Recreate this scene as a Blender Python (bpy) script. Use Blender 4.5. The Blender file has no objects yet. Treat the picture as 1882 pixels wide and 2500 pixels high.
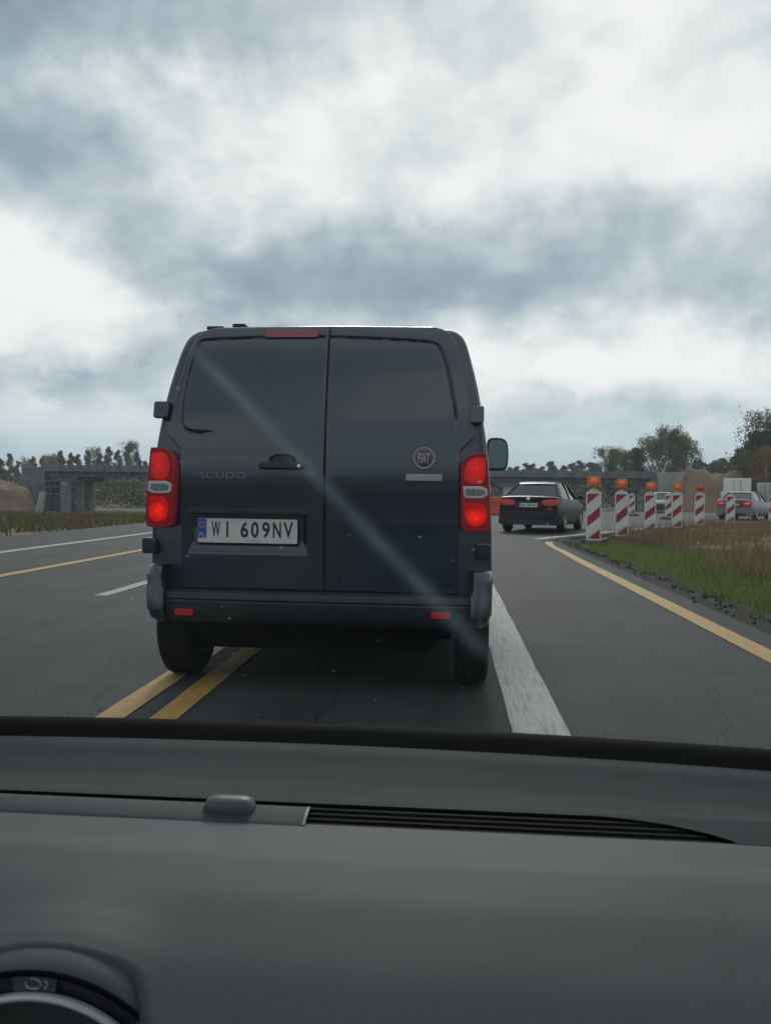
import bpy, bmesh, math, random
import numpy as np
from mathutils import Vector, Matrix

S = bpy.context.scene
COL = S.collection
rad = math.radians

# ------------------------------------------------------------------ camera
F_PX, CXP, CYP, H = 1950.0, 941.0, 1250.0, 1.12        # photograph is 1882 x 2500
YAW, PITCH, ROLL = rad(4.4), rad(-1.35), rad(0.8)
_f = Vector((-math.sin(YAW)*math.cos(PITCH), math.cos(YAW)*math.cos(PITCH), math.sin(PITCH)))
_r0 = Vector((math.cos(YAW), math.sin(YAW), 0)); _u0 = _r0.cross(_f)
_r = _r0*math.cos(ROLL) + _u0*math.sin(ROLL); _u = _u0*math.cos(ROLL) - _r0*math.sin(ROLL)
cam_d = bpy.data.cameras.new('camera'); cam = bpy.data.objects.new('camera', cam_d); COL.objects.link(cam)
cam_d.sensor_fit = 'VERTICAL'; cam_d.sensor_height = 24.0; cam_d.lens = 24.0*F_PX/2500.0
cam_d.clip_start = 0.02; cam_d.clip_end = 6000
cam.matrix_world = Matrix(((_r.x, _u.x, -_f.x, 0), (_r.y, _u.y, -_f.y, 0), (_r.z, _u.z, -_f.z, H), (0, 0, 0, 1)))
cam_d.dof.use_dof = True; cam_d.dof.focus_distance = 4.6; cam_d.dof.aperture_fstop = 9.0
S.camera = cam

def ray(px, py): return _r*((px-CXP)/F_PX) - _u*((py-CYP)/F_PX) + _f
def ground_at(px, py, z=0.0):
    d = ray(px, py); t = (z-H)/d.z; return (d.x*t, d.y*t)
def at(px, py, Y):
    d = ray(px, py); t = Y/d.y; return (d.x*t, Y, H+d.z*t)

# ------------------------------------------------------------------ world: broken cloud deck
SUN_AZ, SUN_EL = rad(-4.0), rad(36.0)          # ahead of the camera, behind the clouds
dirv = None
world = bpy.data.worlds.new('World'); S.world = world; world.use_nodes = True
nt = world.node_tree; N = nt.nodes; L = nt.links
for n in list(N): N.remove(n)
def nd(t, **kw):
    n = N.new(t)
    for k, v in kw.items(): setattr(n, k, v)
    return n
def vmath(op, a, b=None):
    n = nd('ShaderNodeVectorMath', operation=op)
    for i, v in enumerate((a, b)):
        if v is None: continue
        if hasattr(v, 'links'): L.new(v, n.inputs[i])
        else: n.inputs[i].default_value = v
    return n.outputs['Value'] if op in ('DOT_PRODUCT', 'LENGTH') else n.outputs['Vector']
def smath(op, a, b=None, clamp=False):
    n = nd('ShaderNodeMath', operation=op, use_clamp=clamp)
    for i, v in enumerate((a, b)):
        if v is None: continue
        if hasattr(v, 'links'): L.new(v, n.inputs[i])
        else: n.inputs[i].default_value = v
    return n.outputs[0]
def vscale(a, s):
    n = nd('ShaderNodeVectorMath', operation='SCALE'); L.new(a, n.inputs[0])
    if hasattr(s, 'links'): L.new(s, n.inputs['Scale'])
    else: n.inputs['Scale'].default_value = s
    return n.outputs['Vector']
def noise(vec, scale, detail=6, rough=0.55, dist=0.0):
    n = nd('ShaderNodeTexNoise'); L.new(vec, n.inputs['Vector'])
    if vec is not dirv: n.noise_dimensions = '2D'
    n.inputs['Scale'].default_value = scale; n.inputs['Detail'].default_value = detail
    n.inputs['Roughness'].default_value = rough; n.inputs['Distortion'].default_value = dist
    return n
tc = nd('ShaderNodeTexCoord'); dirv = tc.outputs['Generated']
sep = nd('ShaderNodeSeparateXYZ'); L.new(dirv, sep.inputs[0])
zc = smath('MAXIMUM', sep.outputs['Z'], 0.0)
den = smath('ADD', zc, 0.52)
comb = nd('ShaderNodeCombineXYZ')
L.new(smath('DIVIDE', sep.outputs['X'], den), comb.inputs[0]); L.new(smath('DIVIDE', sep.outputs['Y'], den), comb.inputs[1])
plane = comb.outputs[0]
wn = noise(dirv, 5.0, 5, 0.6)
warp = vscale(vmath('SUBTRACT', wn.outputs['Color'], (0.5, 0.5, 0.5)), 0.16)
dv = vmath('ADD', dirv, warp)
big = noise(plane, 2.4, 7, 0.50, 0.0).outputs['Fac']
fine = noise(plane, 8.0, 6, 0.50, 0.0).outputs['Fac']
off = vmath('ADD', plane, (0.010, 0.070, 0.0))
big_s = noise(off, 2.4, 7, 0.50, 0.0).outputs['Fac']
fine_s = noise(vmath('ADD', plane, (0.003, 0.020, 0.0)), 8.0, 6, 0.50, 0.0).outputs['Fac']
vb = nd('ShaderNodeTexVoronoi'); vb.voronoi_dimensions = '2D'; vb.feature = 'F1'; vb.normalize = True; vb.inputs['Scale'].default_value = 4.6; vb.inputs['Detail'].default_value = 3.0; vb.inputs['Roughness'].default_value = 0.5
L.new(vmath('ADD', plane, vscale(vmath('SUBTRACT', noise(plane, 4.0, 5, 0.6).outputs['Color'], (0.5, 0.5, 0.5)), 0.22)), vb.inputs['Vector'])
puff = smath('MULTIPLY', smath('SUBTRACT', vb.outputs['Distance'], 0.33), 0.70)
tiny = noise(plane, 21.0, 5, 0.6, 0.2).outputs['Fac']
relief = smath('ADD', smath('MULTIPLY', smath('SUBTRACT', big_s, big), 1.25), smath('MULTIPLY', smath('SUBTRACT', fine_s, fine), 0.5))
dens = smath('ADD', smath('MULTIPLY', smath('SUBTRACT', big, 0.5), 1.12), smath('MULTIPLY', smath('SUBTRACT', fine, 0.5), 0.50))
dens = smath('ADD', smath('ADD', dens, relief), smath('ADD', smath('MULTIPLY', smath('SUBTRACT', tiny, 0.5), 0.08), smath('ADD', puff, 0.355)))
# cloud masses in the part of the sky ahead: (photo px, py, radius across, radius up, thickness)
for (bx, by, ra, rb, amp) in [
        (180, 50, 430, 150, 0.62), (620, 520, 200, 110, -0.14), (1750, 300, 200, 150, 0.12), (120, 440, 300, 130, 0.46), (560, 420, 160, 180, -0.16), (900, 270, 230, 130, -0.42), (700, 180, 130, 70, -0.15),
        (270, 255, 260, 60, -0.30), (1300, 330, 420, 200, -0.16), (1500, 110, 420, 130, 0.20), (1230, 690, 520, 100, 0.44), (1010, 590, 160, 60, 0.12),
        (1480, 560, 240, 80, 0.28), (620, 690, 260, 80, 0.30), (110, 740, 260, 100, -0.34), (1330, 860, 420, 55, -0.10), (1800, 740, 240, 90, 0.12),
        (170, 1010, 180, 40, -0.50), (1500, 900, 360, 45, -0.34), (60, 890, 240, 45, 0.26), (1700, 460, 180, 260, -0.14)]:
    d0 = ray(bx, by).normalized(); dx = (ray(bx+10, by)-ray(bx-10, by)).normalized(); dy = (ray(bx, by-10)-ray(bx, by+10)).normalized()
    a, b = ra/F_PX, rb/F_PX
    uu = smath('SUBTRACT', vmath('DOT_PRODUCT', dv, tuple(dx/a)), d0.dot(dx)/a)
    vv = smath('SUBTRACT', vmath('DOT_PRODUCT', dv, tuple(dy/b)), d0.dot(dy)/b)
    r2 = smath('ADD', smath('MULTIPLY', uu, uu), smath('MULTIPLY', vv, vv))
    e = smath('POWER', 2.71828, smath('MULTIPLY', r2, -1.0))
    dens = smath('ADD', dens, smath('MULTIPLY', e, amp))
ramp = nd('ShaderNodeValToRGB'); L.new(dens, ramp.inputs[0]); cr = ramp.color_ramp
cr.elements[0].position = 0.0; cr.elements[0].color = (1.0, 1.0, 0.99, 1)
cr.elements[1].position = 1.0; cr.elements[1].color = (0.26, 0.325, 0.385, 1)
for p, c in [(0.16, (0.92, 0.94, 0.93, 1)), (0.32, (0.73, 0.78, 0.79, 1)), (0.50, (0.53, 0.605, 0.645, 1)), (0.72, (0.345, 0.43, 0.505, 1))]:
    el = cr.elements.new(p); el.color = c
# pale blue-grey air between the cloud base and the horizon
hz = nd('ShaderNodeMapRange'); hz.interpolation_type = 'SMOOTHSTEP'; L.new(sep.outputs['Z'], hz.inputs['Value'])
hz.inputs['From Min'].default_value = 0.0; hz.inputs['From Max'].default_value = 0.16; hz.inputs['To Min'].default_value = 0.92; hz.inputs['To Max'].default_value = 0.0
mixh = nd('ShaderNodeMix', data_type='RGBA'); L.new(hz.outputs[0], mixh.inputs['Factor']); L.new(ramp.outputs[0], mixh.inputs['A'])
mixh.inputs['B'].default_value = (0.40, 0.545, 0.64, 1)
sky = nd('ShaderNodeTexSky', sky_type='NISHITA'); sky.sun_disc = False
sky.sun_elevation = SUN_EL; sky.sun_rotation = SUN_AZ
bg_sky = nd('ShaderNodeBackground'); L.new(sky.outputs[0], bg_sky.inputs[0]); bg_sky.inputs[1].default_value = 0.07
bg_cl = nd('ShaderNodeBackground'); L.new(mixh.outputs['Result'], bg_cl.inputs[0]); bg_cl.inputs[1].default_value = 1.0
mixs = nd('ShaderNodeMixShader'); mixs.inputs[0].default_value = 0.93
L.new(bg_sky.outputs[0], mixs.inputs[1]); L.new(bg_cl.outputs[0], mixs.inputs[2])
out = nd('ShaderNodeOutputWorld'); L.new(mixs.outputs[0], out.inputs[0])

sun_d = bpy.data.lights.new('sun', 'SUN'); sun = bpy.data.objects.new('sun', sun_d); COL.objects.link(sun)
sun_d.energy = 1.0; sun_d.angle = rad(16); sun_d.color = (1.0, 0.96, 0.90)
sdir = Vector((math.sin(SUN_AZ)*math.cos(SUN_EL), math.cos(SUN_AZ)*math.cos(SUN_EL), math.sin(SUN_EL)))
sun.rotation_euler = sdir.to_track_quat('Z', 'Y').to_euler(); sun.location = (0, 30, 60)
vs = S.view_settings; vs.view_transform = 'Standard'; vs.look = 'None'; vs.exposure = 0.0; vs.gamma = 1.0
S.render.engine = 'CYCLES'
S.cycles.max_bounces = 5; S.cycles.diffuse_bounces = 3; S.cycles.glossy_bounces = 3; S.cycles.transparent_max_bounces = 12

# ------------------------------------------------------------------ materials
def material(name, col, rough=0.6, metal=0.0, var=0.0, vscale_=8.0, col2=None, bump=0.0, bscale=60.0, coat=0.0, spec=0.5, emit=None, estr=0.0, detail=6, coords='Object', stretch=None):
    m = bpy.data.materials.new(name); m.use_nodes = True
    t = m.node_tree; b = t.nodes['Principled BSDF']
    b.inputs['Base Color'].default_value = (*col, 1); b.inputs['Roughness'].default_value = rough; b.inputs['Metallic'].default_value = metal
    b.inputs['Specular IOR Level'].default_value = spec; b.inputs['Coat Weight'].default_value = coat; b.inputs['Coat Roughness'].default_value = 0.12
    if emit: b.inputs['Emission Color'].default_value = (*emit, 1); b.inputs['Emission Strength'].default_value = estr
    if var or bump:
        tcn = t.nodes.new('ShaderNodeTexCoord'); src = tcn.outputs[coords]
        if stretch:
            mp = t.nodes.new('ShaderNodeMapping'); t.links.new(src, mp.inputs[0]); mp.inputs['Scale'].default_value = stretch; src = mp.outputs[0]
    if var:
        nz = t.nodes.new('ShaderNodeTexNoise'); nz.inputs['Scale'].default_value = vscale_; nz.inputs['Detail'].default_value = detail; nz.inputs['Roughness'].default_value = 0.62
        t.links.new(src, nz.inputs['Vector'])
        rp = t.nodes.new('ShaderNodeValToRGB'); t.links.new(nz.outputs['Fac'], rp.inputs[0])
        rp.color_ramp.elements[0].position = 0.32; rp.color_ramp.elements[1].position = 0.68
        c2 = col2 if col2 else tuple(min(1, c*(1+var)) for c in col)
        c1 = col if col2 else tuple(c*(1-var) for c in col)
        rp.color_ramp.elements[0].color = (*c1, 1); rp.color_ramp.elements[1].color = (*c2, 1)
        t.links.new(rp.outputs[0], b.inputs['Base Color'])
    if bump:
        nb = t.nodes.new('ShaderNodeTexNoise'); nb.inputs['Scale'].default_value = bscale; nb.inputs['Detail'].default_value = 4
        t.links.new(src, nb.inputs['Vector'])
        bp = t.nodes.new('ShaderNodeBump'); bp.inputs['Strength'].default_value = bump; bp.inputs['Distance'].default_value = 0.02
        t.links.new(nb.outputs['Fac'], bp.inputs['Height']); t.links.new(bp.outputs[0], b.inputs['Normal'])
    return m
M = {}
M['asphalt'] = material('asphalt', (0.028, 0.0315, 0.0330), 0.7, var=0.24, spec=0.32, vscale_=0.9, bump=0.5, bscale=90)
def asphalt_detail():
    m = M['asphalt']; t = m.node_tree; b = t.nodes['Principled BSDF']
    old = b.inputs['Base Color'].links[0].from_socket
    tcn = t.nodes.new('ShaderNodeTexCoord')
    n1 = t.nodes.new('ShaderNodeTexNoise'); n1.inputs['Scale'].default_value = 48; n1.inputs['Detail'].default_value = 4; n1.inputs['Roughness'].default_value = 0.7; t.links.new(tcn.outputs['Object'], n1.inputs['Vector'])
    r1 = t.nodes.new('ShaderNodeMapRange'); t.links.new(n1.outputs['Fac'], r1.inputs['Value']); r1.inputs['From Min'].default_value = 0.33; r1.inputs['From Max'].default_value = 0.70; r1.inputs['To Min'].default_value = 0.35; r1.inputs['To Max'].default_value = 1.75
    mp = t.nodes.new('ShaderNodeMapping'); mp.inputs['Scale'].default_value = (1.3, 0.03, 1); t.links.new(tcn.outputs['Object'], mp.inputs[0])
    n2 = t.nodes.new('ShaderNodeTexNoise'); n2.inputs['Scale'].default_value = 1.6; n2.inputs['Detail'].default_value = 3; t.links.new(mp.outputs[0], n2.inputs['Vector'])
    r2 = t.nodes.new('ShaderNodeMapRange'); t.links.new(n2.outputs['Fac'], r2.inputs['Value']); r2.inputs['From Min'].default_value = 0.3; r2.inputs['From Max'].default_value = 0.7; r2.inputs['To Min'].default_value = 0.74; r2.inputs['To Max'].default_value = 1.26
    mu = t.nodes.new('ShaderNodeMath'); mu.operation = 'MULTIPLY'; t.links.new(r1.outputs[0], mu.inputs[0]); t.links.new(r2.outputs[0], mu.inputs[1])
    # a few fine cracks, only in patches
    wv = t.nodes.new('ShaderNodeTexNoise'); wv.inputs['Scale'].default_value = 1.4; wv.inputs['Detail'].default_value = 5; t.links.new(tcn.outputs['Object'], wv.inputs['Vector'])
    ad = t.nodes.new('ShaderNodeVectorMath'); ad.operation = 'MULTIPLY_ADD'; t.links.new(wv.outputs['Color'], ad.inputs[0]); ad.inputs[1].default_value = (0.9, 0.9, 0); t.links.new(tcn.outputs['Object'], ad.inputs[2])
    vo = t.nodes.new('ShaderNodeTexVoronoi'); vo.feature = 'DISTANCE_TO_EDGE'; vo.inputs['Scale'].default_value = 0.42; t.links.new(ad.outputs[0], vo.inputs['Vector'])
    ck = t.nodes.new('ShaderNodeMapRange'); t.links.new(vo.outputs['Distance'], ck.inputs['Value']); ck.inputs['From Min'].default_value = 0.002; ck.inputs['From Max'].default_value = 0.007; ck.inputs['To Min'].default_value = 0.55; ck.inputs['To Max'].default_value = 1.0
    mu2 = t.nodes.new('ShaderNodeMath'); mu2.operation = 'MULTIPLY'; t.links.new(mu.outputs[0], mu2.inputs[0]); t.links.new(ck.outputs[0], mu2.inputs[1]); mu = mu2
    mx = t.nodes.new('ShaderNodeVectorMath'); mx.operation = 'SCALE'; t.links.new(old, mx.inputs[0]); t.links.new(mu.outputs[0], mx.inputs['Scale'])
    t.links.new(mx.outputs[0], b.inputs['Base Color'])
asphalt_detail()
def worn_paint(name, col, wear):
    m = material(name, col, 0.6, var=0.12, vscale_=9, bump=0.3, bscale=80)
    t = m.node_tree; b = t.nodes['Principled BSDF']; old = b.inputs['Base Color'].links[0].from_socket
    tcn = t.nodes.new('ShaderNodeTexCoord'); mp = t.nodes.new('ShaderNodeMapping'); mp.inputs['Scale'].default_value = (55, 3.0, 1); t.links.new(tcn.outputs['Object'], mp.inputs[0])
    n1 = t.nodes.new('ShaderNodeTexNoise'); n1.inputs['Scale'].default_value = 1.0; n1.inputs['Detail'].default_value = 5; t.links.new(mp.outputs[0], n1.inputs['Vector'])
    r1 = t.nodes.new('ShaderNodeMapRange'); t.links.new(n1.outputs['Fac'], r1.inputs['Value']); r1.inputs['From Min'].default_value = 0.50; r1.inputs['From Max'].default_value = 0.74; r1.inputs['To Max'].default_value = wear
    mx = t.nodes.new('ShaderNodeMix'); mx.data_type = 'RGBA'; t.links.new(r1.outputs[0], mx.inputs['Factor']); t.links.new(old, mx.inputs['A']); mx.inputs['B'].default_value = (0.09, 0.09, 0.09, 1)
    t.links.new(mx.outputs['Result'], b.inputs['Base Color'])
    return m
M['white_line'] = worn_paint('white_road_paint', (0.30, 0.305, 0.285), 0.85)
M['yellow_line'] = worn_paint('yellow_road_paint', (0.36, 0.225, 0.055), 0.5)
M['gravel'] = material('gravel', (0.085, 0.082, 0.075), 0.9, var=0.5, vscale_=14, bump=0.9, bscale=50)
M['mulch'] = material('dark_soil', (0.030, 0.029, 0.023), 0.95, var=0.6, vscale_=20, bump=1.0, bscale=40)
M['earth'] = material('earth', (0.13, 0.095, 0.065), 0.95, var=0.0, bump=0.8, bscale=2.0)
M['grass'] = material('grass', (0.120, 0.175, 0.028), 0.6, var=1, vscale_=2.2, col2=(0.20, 0.235, 0.055))
M['dry_grass'] = material('dry_grass', (0.155, 0.105, 0.055), 0.8, var=1, vscale_=1.2, col2=(0.25, 0.18, 0.10))
M['olive_grass'] = material('olive_grass', (0.085, 0.082, 0.032), 0.8, var=1, vscale_=0.5, col2=(0.145, 0.115, 0.055))
M['concrete'] = material('concrete', (0.27, 0.28, 0.275), 0.85, var=0.22, vscale_=0.6, bump=0.2, bscale=8)
M['concrete_dark'] = material('dark_concrete', (0.11, 0.12, 0.125), 0.85, var=0.3, vscale_=0.8)
M['steel_dark'] = material('dark_steel', (0.06, 0.07, 0.085), 0.6, var=0.3, vscale_=2)
M['van_paint'] = None
M['black_plastic'] = material('black_plastic', (0.012, 0.013, 0.015), 0.5, var=0.3, vscale_=30)
M['bumper_plastic'] = material('bumper_plastic', (0.022, 0.026, 0.030), 0.48, var=0.35, vscale_=14)
M['rubber'] = material('tyre_rubber', (0.009, 0.009, 0.010), 0.85, spec=0.2, var=0.3, vscale_=40)
M['chrome'] = material('chrome', (0.62, 0.63, 0.65), 0.22, 1.0, var=0.1, vscale_=40)
M['dull_chrome'] = material('dull_chrome', (0.17, 0.18, 0.19), 0.42, 0.6, var=0.2, vscale_=60)
M['plate_white'] = material('plate_white', (0.50, 0.51, 0.50), 0.4, var=0.08, vscale_=25)
M['plate_blue'] = material('plate_blue', (0.02, 0.06, 0.28), 0.4)
M['plate_black'] = material('plate_black', (0.01, 0.01, 0.012), 0.4)
M['badge_red'] = material('badge_dark_red', (0.055, 0.008, 0.016), 0.25, coat=0.6)
M['red_dead'] = material('red_plastic', (0.16, 0.008, 0.018), 0.2, coat=0.7)
M['reflector'] = material('red_reflector', (0.42, 0.016, 0.018), 0.25, coat=0.6)
M['lens_clear'] = material('clear_lens', (0.20, 0.20, 0.20), 0.16, coat=0.8, var=0.5, vscale_=70)
M['badge_silver'] = material('badge_silver', (0.30, 0.31, 0.315), 0.3, 0.1, var=0.25, vscale_=90)
M['lamp_silver'] = material('lamp_silver', (0.52, 0.53, 0.54), 0.3)
M['alloy'] = material('alloy', (0.35, 0.36, 0.38), 0.35, 0.8)
M['glass_dark'] = material('tinted_glass', (0.012, 0.016, 0.018), 0.06, spec=0.5)
M['glass_rear'] = material('rear_glass', (0.02, 0.028, 0.028), 0.06, spec=0.6)
M['car_black'] = material('black_car_paint', (0.007, 0.008, 0.010), 0.3, spec=0.3, coat=0.15, var=0.2, vscale_=5)
M['car_silver'] = material('silver_car_paint', (0.15, 0.148, 0.132), 0.35, 0.2, coat=0.4, var=0.08, vscale_=5)
M['car_navy'] = material('navy_car_paint', (0.012, 0.018, 0.03), 0.25, coat=1.0)
M['truck_white'] = material('white_truck_paint', (0.62, 0.65, 0.64), 0.45, var=0.08, vscale_=1.5)
M['trailer_white'] = material('trailer_panel', (0.42, 0.45, 0.45), 0.5, var=0.1, vscale_=1.0)
M['sign_white'] = material('white_reflective', (0.52, 0.53, 0.52), 0.45, var=0.24, vscale_=5)
M['sign_red'] = material('red_reflective', (0.26, 0.016, 0.026), 0.4, var=0.15, vscale_=9)
M['amber'] = material('amber_plastic', (0.52, 0.15, 0.014), 0.35, coat=0.3, var=0.35, vscale_=18)
M['amber_lens'] = material('amber_lens', (0.55, 0.10, 0.008), 0.15, coat=0.8, emit=(1.0, 0.25, 0.02), estr=0.12)
M['red_lens'] = material('red_lamp_lens', (0.5, 0.03, 0.02), 0.2, coat=0.8)
M['foot'] = material('recycled_rubber', (0.055, 0.058, 0.055), 0.9, var=0.3, vscale_=20)
M['barrier_red'] = material('red_barrier', (0.42, 0.035, 0.02), 0.5, var=0.15, vscale_=5)
M['bark'] = material('bark', (0.06, 0.05, 0.04), 0.9, var=0.4, vscale_=4)
M['bark_birch'] = material('birch_bark', (0.30, 0.29, 0.27), 0.9, var=0.5, vscale_=3)

def lamp_material(name, col, estr, scale):
    m = material(name, (0.25, 0.004, 0.004), 0.3, coat=0.0, spec=0.3)
    t = m.node_tree; b = t.nodes['Principled BSDF']
    tcn = t.nodes.new('ShaderNodeTexCoord'); v = t.nodes.new('ShaderNodeTexVoronoi'); v.inputs['Scale'].default_value = scale
    n1 = t.nodes.new('ShaderNodeTexNoise'); n1.inputs['Scale'].default_value = scale*0.18
    t.links.new(tcn.outputs['Object'], v.inputs['Vector']); t.links.new(tcn.outputs['Object'], n1.inputs['Vector'])
    mu = t.nodes.new('ShaderNodeMath'); mu.operation = 'MULTIPLY'; t.links.new(v.outputs['Distance'], mu.inputs[0]); t.links.new(n1.outputs['Fac'], mu.inputs[1])
    # bulb in the middle of the lens: brightest at its centre
    mp = t.nodes.new('ShaderNodeVectorMath'); mp.operation = 'SUBTRACT'; t.links.new(tcn.outputs['Generated'], mp.inputs[0]); mp.inputs[1].default_value = (0.5, 0.5, 0.5)
    ln = t.nodes.new('ShaderNodeVectorMath'); ln.operation = 'LENGTH'; t.links.new(mp.outputs[0], ln.inputs[0])
    core = t.nodes.new('ShaderNodeMapRange'); core.interpolation_type = 'SMOOTHSTEP'; t.links.new(ln.outputs['Value'], core.inputs['Value']); core.inputs['From Min'].default_value = 0.62; core.inputs['From Max'].default_value = 0.0; core.inputs['To Min'].default_value = 0.38; core.inputs['To Max'].default_value = 1.6
    r0 = t.nodes.new('ShaderNodeMapRange'); t.links.new(mu.outputs[0], r0.inputs['Value']); r0.inputs['From Min'].default_value = 0.05; r0.inputs['From Max'].default_value = 0.4
    r0.inputs['To Min'].default_value = estr*0.7; r0.inputs['To Max'].default_value = estr*1.35
    r1 = t.nodes.new('ShaderNodeMath'); r1.operation = 'MULTIPLY'; t.links.new(r0.outputs[0], r1.inputs[0]); t.links.new(core.outputs[0], r1.inputs[1])
    b.inputs['Emission Color'].default_value = (*col, 1); t.links.new(r1.outputs[0], b.inputs['Emission Strength'])
    return m
M['tail_lit'] = lamp_material('lit_red_lamp', (1.0, 0.016, 0.010), 0.52, 60)
M['tail_red'] = material('red_lamp_housing', (0.13, 0.005, 0.010), 0.18, coat=0.6, emit=(1, 0.02, 0.02), estr=0.06)
M['tail_small'] = material('small_red_lamp', (0.34, 0.012, 0.018), 0.2, coat=0.9, emit=(1, 0.03, 0.03), estr=0.05)
M['tail_small_lit'] = material('small_lit_red_lamp', (0.4, 0.02, 0.03), 0.2, emit=(1, 0.07, 0.08), estr=0.55)

def van_paint():
    m = material('van_paint', (0.028, 0.036, 0.042), 0.33, coat=0.6)
    t = m.node_tree; b = t.nodes['Principled BSDF']; b.inputs['Metallic'].default_value = 0.25
    tcn = t.nodes.new('ShaderNodeTexCoord')
    n1 = t.nodes.new('ShaderNodeTexNoise'); n1.inputs['Scale'].default_value = 3.2; n1.inputs['Detail'].default_value = 8; n1.inputs['Roughness'].default_value = 0.65; t.links.new(tcn.outputs['Object'], n1.inputs['Vector'])
    r1 = t.nodes.new('ShaderNodeMapRange'); t.links.new(n1.outputs['Fac'], r1.inputs['Value']); r1.inputs['From Min'].default_value = 0.35; r1.inputs['From Max'].default_value = 0.75; r1.inputs['To Max'].default_value = 0.24
    mx = t.nodes.new('ShaderNodeMix'); mx.data_type = 'RGBA'; t.links.new(r1.outputs[0], mx.inputs['Factor']); mx.inputs['A'].default_value = (0.0095, 0.0215, 0.0330, 1); mx.inputs['B'].default_value = (0.042, 0.060, 0.072, 1)
    t.links.new(mx.outputs['Result'], b.inputs['Base Color'])
    r2 = t.nodes.new('ShaderNodeMapRange'); t.links.new(n1.outputs['Fac'], r2.inputs['Value']); r2.inputs['To Min'].default_value = 0.28; r2.inputs['To Max'].default_value = 0.5
    t.links.new(r2.outputs[0], b.inputs['Roughness'])
    b.inputs['Coat Roughness'].default_value = 0.14; b.inputs['Coat Weight'].default_value = 0.95
    return m
M['van_paint'] = van_paint()

# ------------------------------------------------------------------ mesh helpers
class MB:
    def __init__(s): s.v = []; s.f = []
    def add(s, vs_, fs):
        o = len(s.v); s.v += [tuple(p) for p in vs_]; s.f += [tuple(i+o for i in f) for f in fs]; return s
    def box(s, x0, x1, y0, y1, z0, z1):
        return s.add([(x0,y0,z0),(x1,y0,z0),(x1,y1,z0),(x0,y1,z0),(x0,y0,z1),(x1,y0,z1),(x1,y1,z1),(x0,y1,z1)],
                     [(0,3,2,1),(4,5,6,7),(0,1,5,4),(1,2,6,5),(2,3,7,6),(3,0,4,7)])
    def prism(s, poly, y0, y1):                       # poly in (x,z), extruded along y
        n = len(poly); a = sum(poly[i][0]*poly[(i+1)%n][1]-poly[(i+1)%n][0]*poly[i][1] for i in range(n))
        if a < 0: poly = poly[::-1]
        vs_ = [(p[0], y0, p[1]) for p in poly] + [(p[0], y1, p[1]) for p in poly]
        fs = [tuple(range(n)), tuple(range(2*n-1, n-1, -1))] + [(i, i+n, (i+1)%n+n, (i+1)%n) for i in range(n)]
        return s.add(vs_, fs)
    def prism_xy(s, poly, z0, z1):
        n = len(poly); a = sum(poly[i][0]*poly[(i+1)%n][1]-poly[(i+1)%n][0]*poly[i][1] for i in range(n))
        if a < 0: poly = poly[::-1]
        vs_ = [(p[0], p[1], z0) for p in poly] + [(p[0], p[1], z1) for p in poly]
        fs = [tuple(range(n-1, -1, -1)), tuple(range(n, 2*n))] + [(i, (i+1)%n, (i+1)%n+n, i+n) for i in range(n)]
        return s.add(vs_, fs)
    def lathe(s, prof, c, axis='y', n=32, closed=False, cap=False):    # prof: (radius, offset along axis)
        vs_ = []
        for r, o in prof:
            for k in range(n):
                a = 2*math.pi*k/n; p, q = r*math.cos(a), r*math.sin(a)
                vs_.append({'y': (c[0]+p, c[1]+o, c[2]+q), 'x': (c[0]+o, c[1]+p, c[2]+q), 'z': (c[0]+p, c[1]+q, c[2]+o)}[axis])
        fs = []; m = len(prof)
        for i in range(m if closed else m-1):
            for k in range(n):
                j = (i+1) % m
                fs.append((i*n+k, j*n+k, j*n+(k+1)%n, i*n+(k+1)%n))
        if cap: fs += [tuple(range(n)), tuple((m-1)*n+k for k in range(n-1, -1, -1))]
        return s.add(vs_, fs)
    def tube(s, pts, r, n=8):
        pts = [Vector(p) for p in pts]; rs = r if isinstance(r, (list, tuple)) else [r]*len(pts); vs_ = []
        for i, p in enumerate(pts):
            d = (pts[min(i+1, len(pts)-1)]-pts[max(i-1, 0)]).normalized()
            up = Vector((0,0,1)) if abs(d.z) < 0.9 else Vector((1,0,0)); a = d.cross(up).normalized(); b = a.cross(d)
            for k in range(n):
                t = 2*math.pi*k/n; vs_.append(p+(a*math.cos(t)+b*math.sin(t))*rs[i])
        fs = [(i*n+k, i*n+(k+1)%n, (i+1)*n+(k+1)%n, (i+1)*n+k) for i in range(len(pts)-1) for k in range(n)]
        fs += [tuple(range(n-1, -1, -1)), tuple((len(pts)-1)*n+k for k in range(n))]
        return s.add(vs_, fs)
    def loft(s, rings, closed=True, cap=True):
        n = len(rings[0]); vs_ = [p for r in rings for p in r]; fs = []
        for i in range(len(rings)-1):
            for k in range(n if closed else n-1):
                fs.append((i*n+k, i*n+(k+1)%n, (i+1)*n+(k+1)%n, (i+1)*n+k))
        if cap: fs += [tuple(range(n-1, -1, -1)), tuple((len(rings)-1)*n+k for k in range(n))]
        return s.add(vs_, fs)
    def mesh(s, name):
        me = bpy.data.meshes.new(name); me.from_pydata(s.v, [], s.f); me.update()
        bm = bmesh.new(); bm.from_mesh(me); bmesh.ops.recalc_face_normals(bm, faces=bm.faces); bm.to_mesh(me); bm.free()
        return me
    def build(s, name, mat, parent=None, smooth=False, bevel=0.0, seg=2, ang=35):
        return link(name, s.mesh(name), mat, parent, smooth, bevel, seg, ang)
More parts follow.
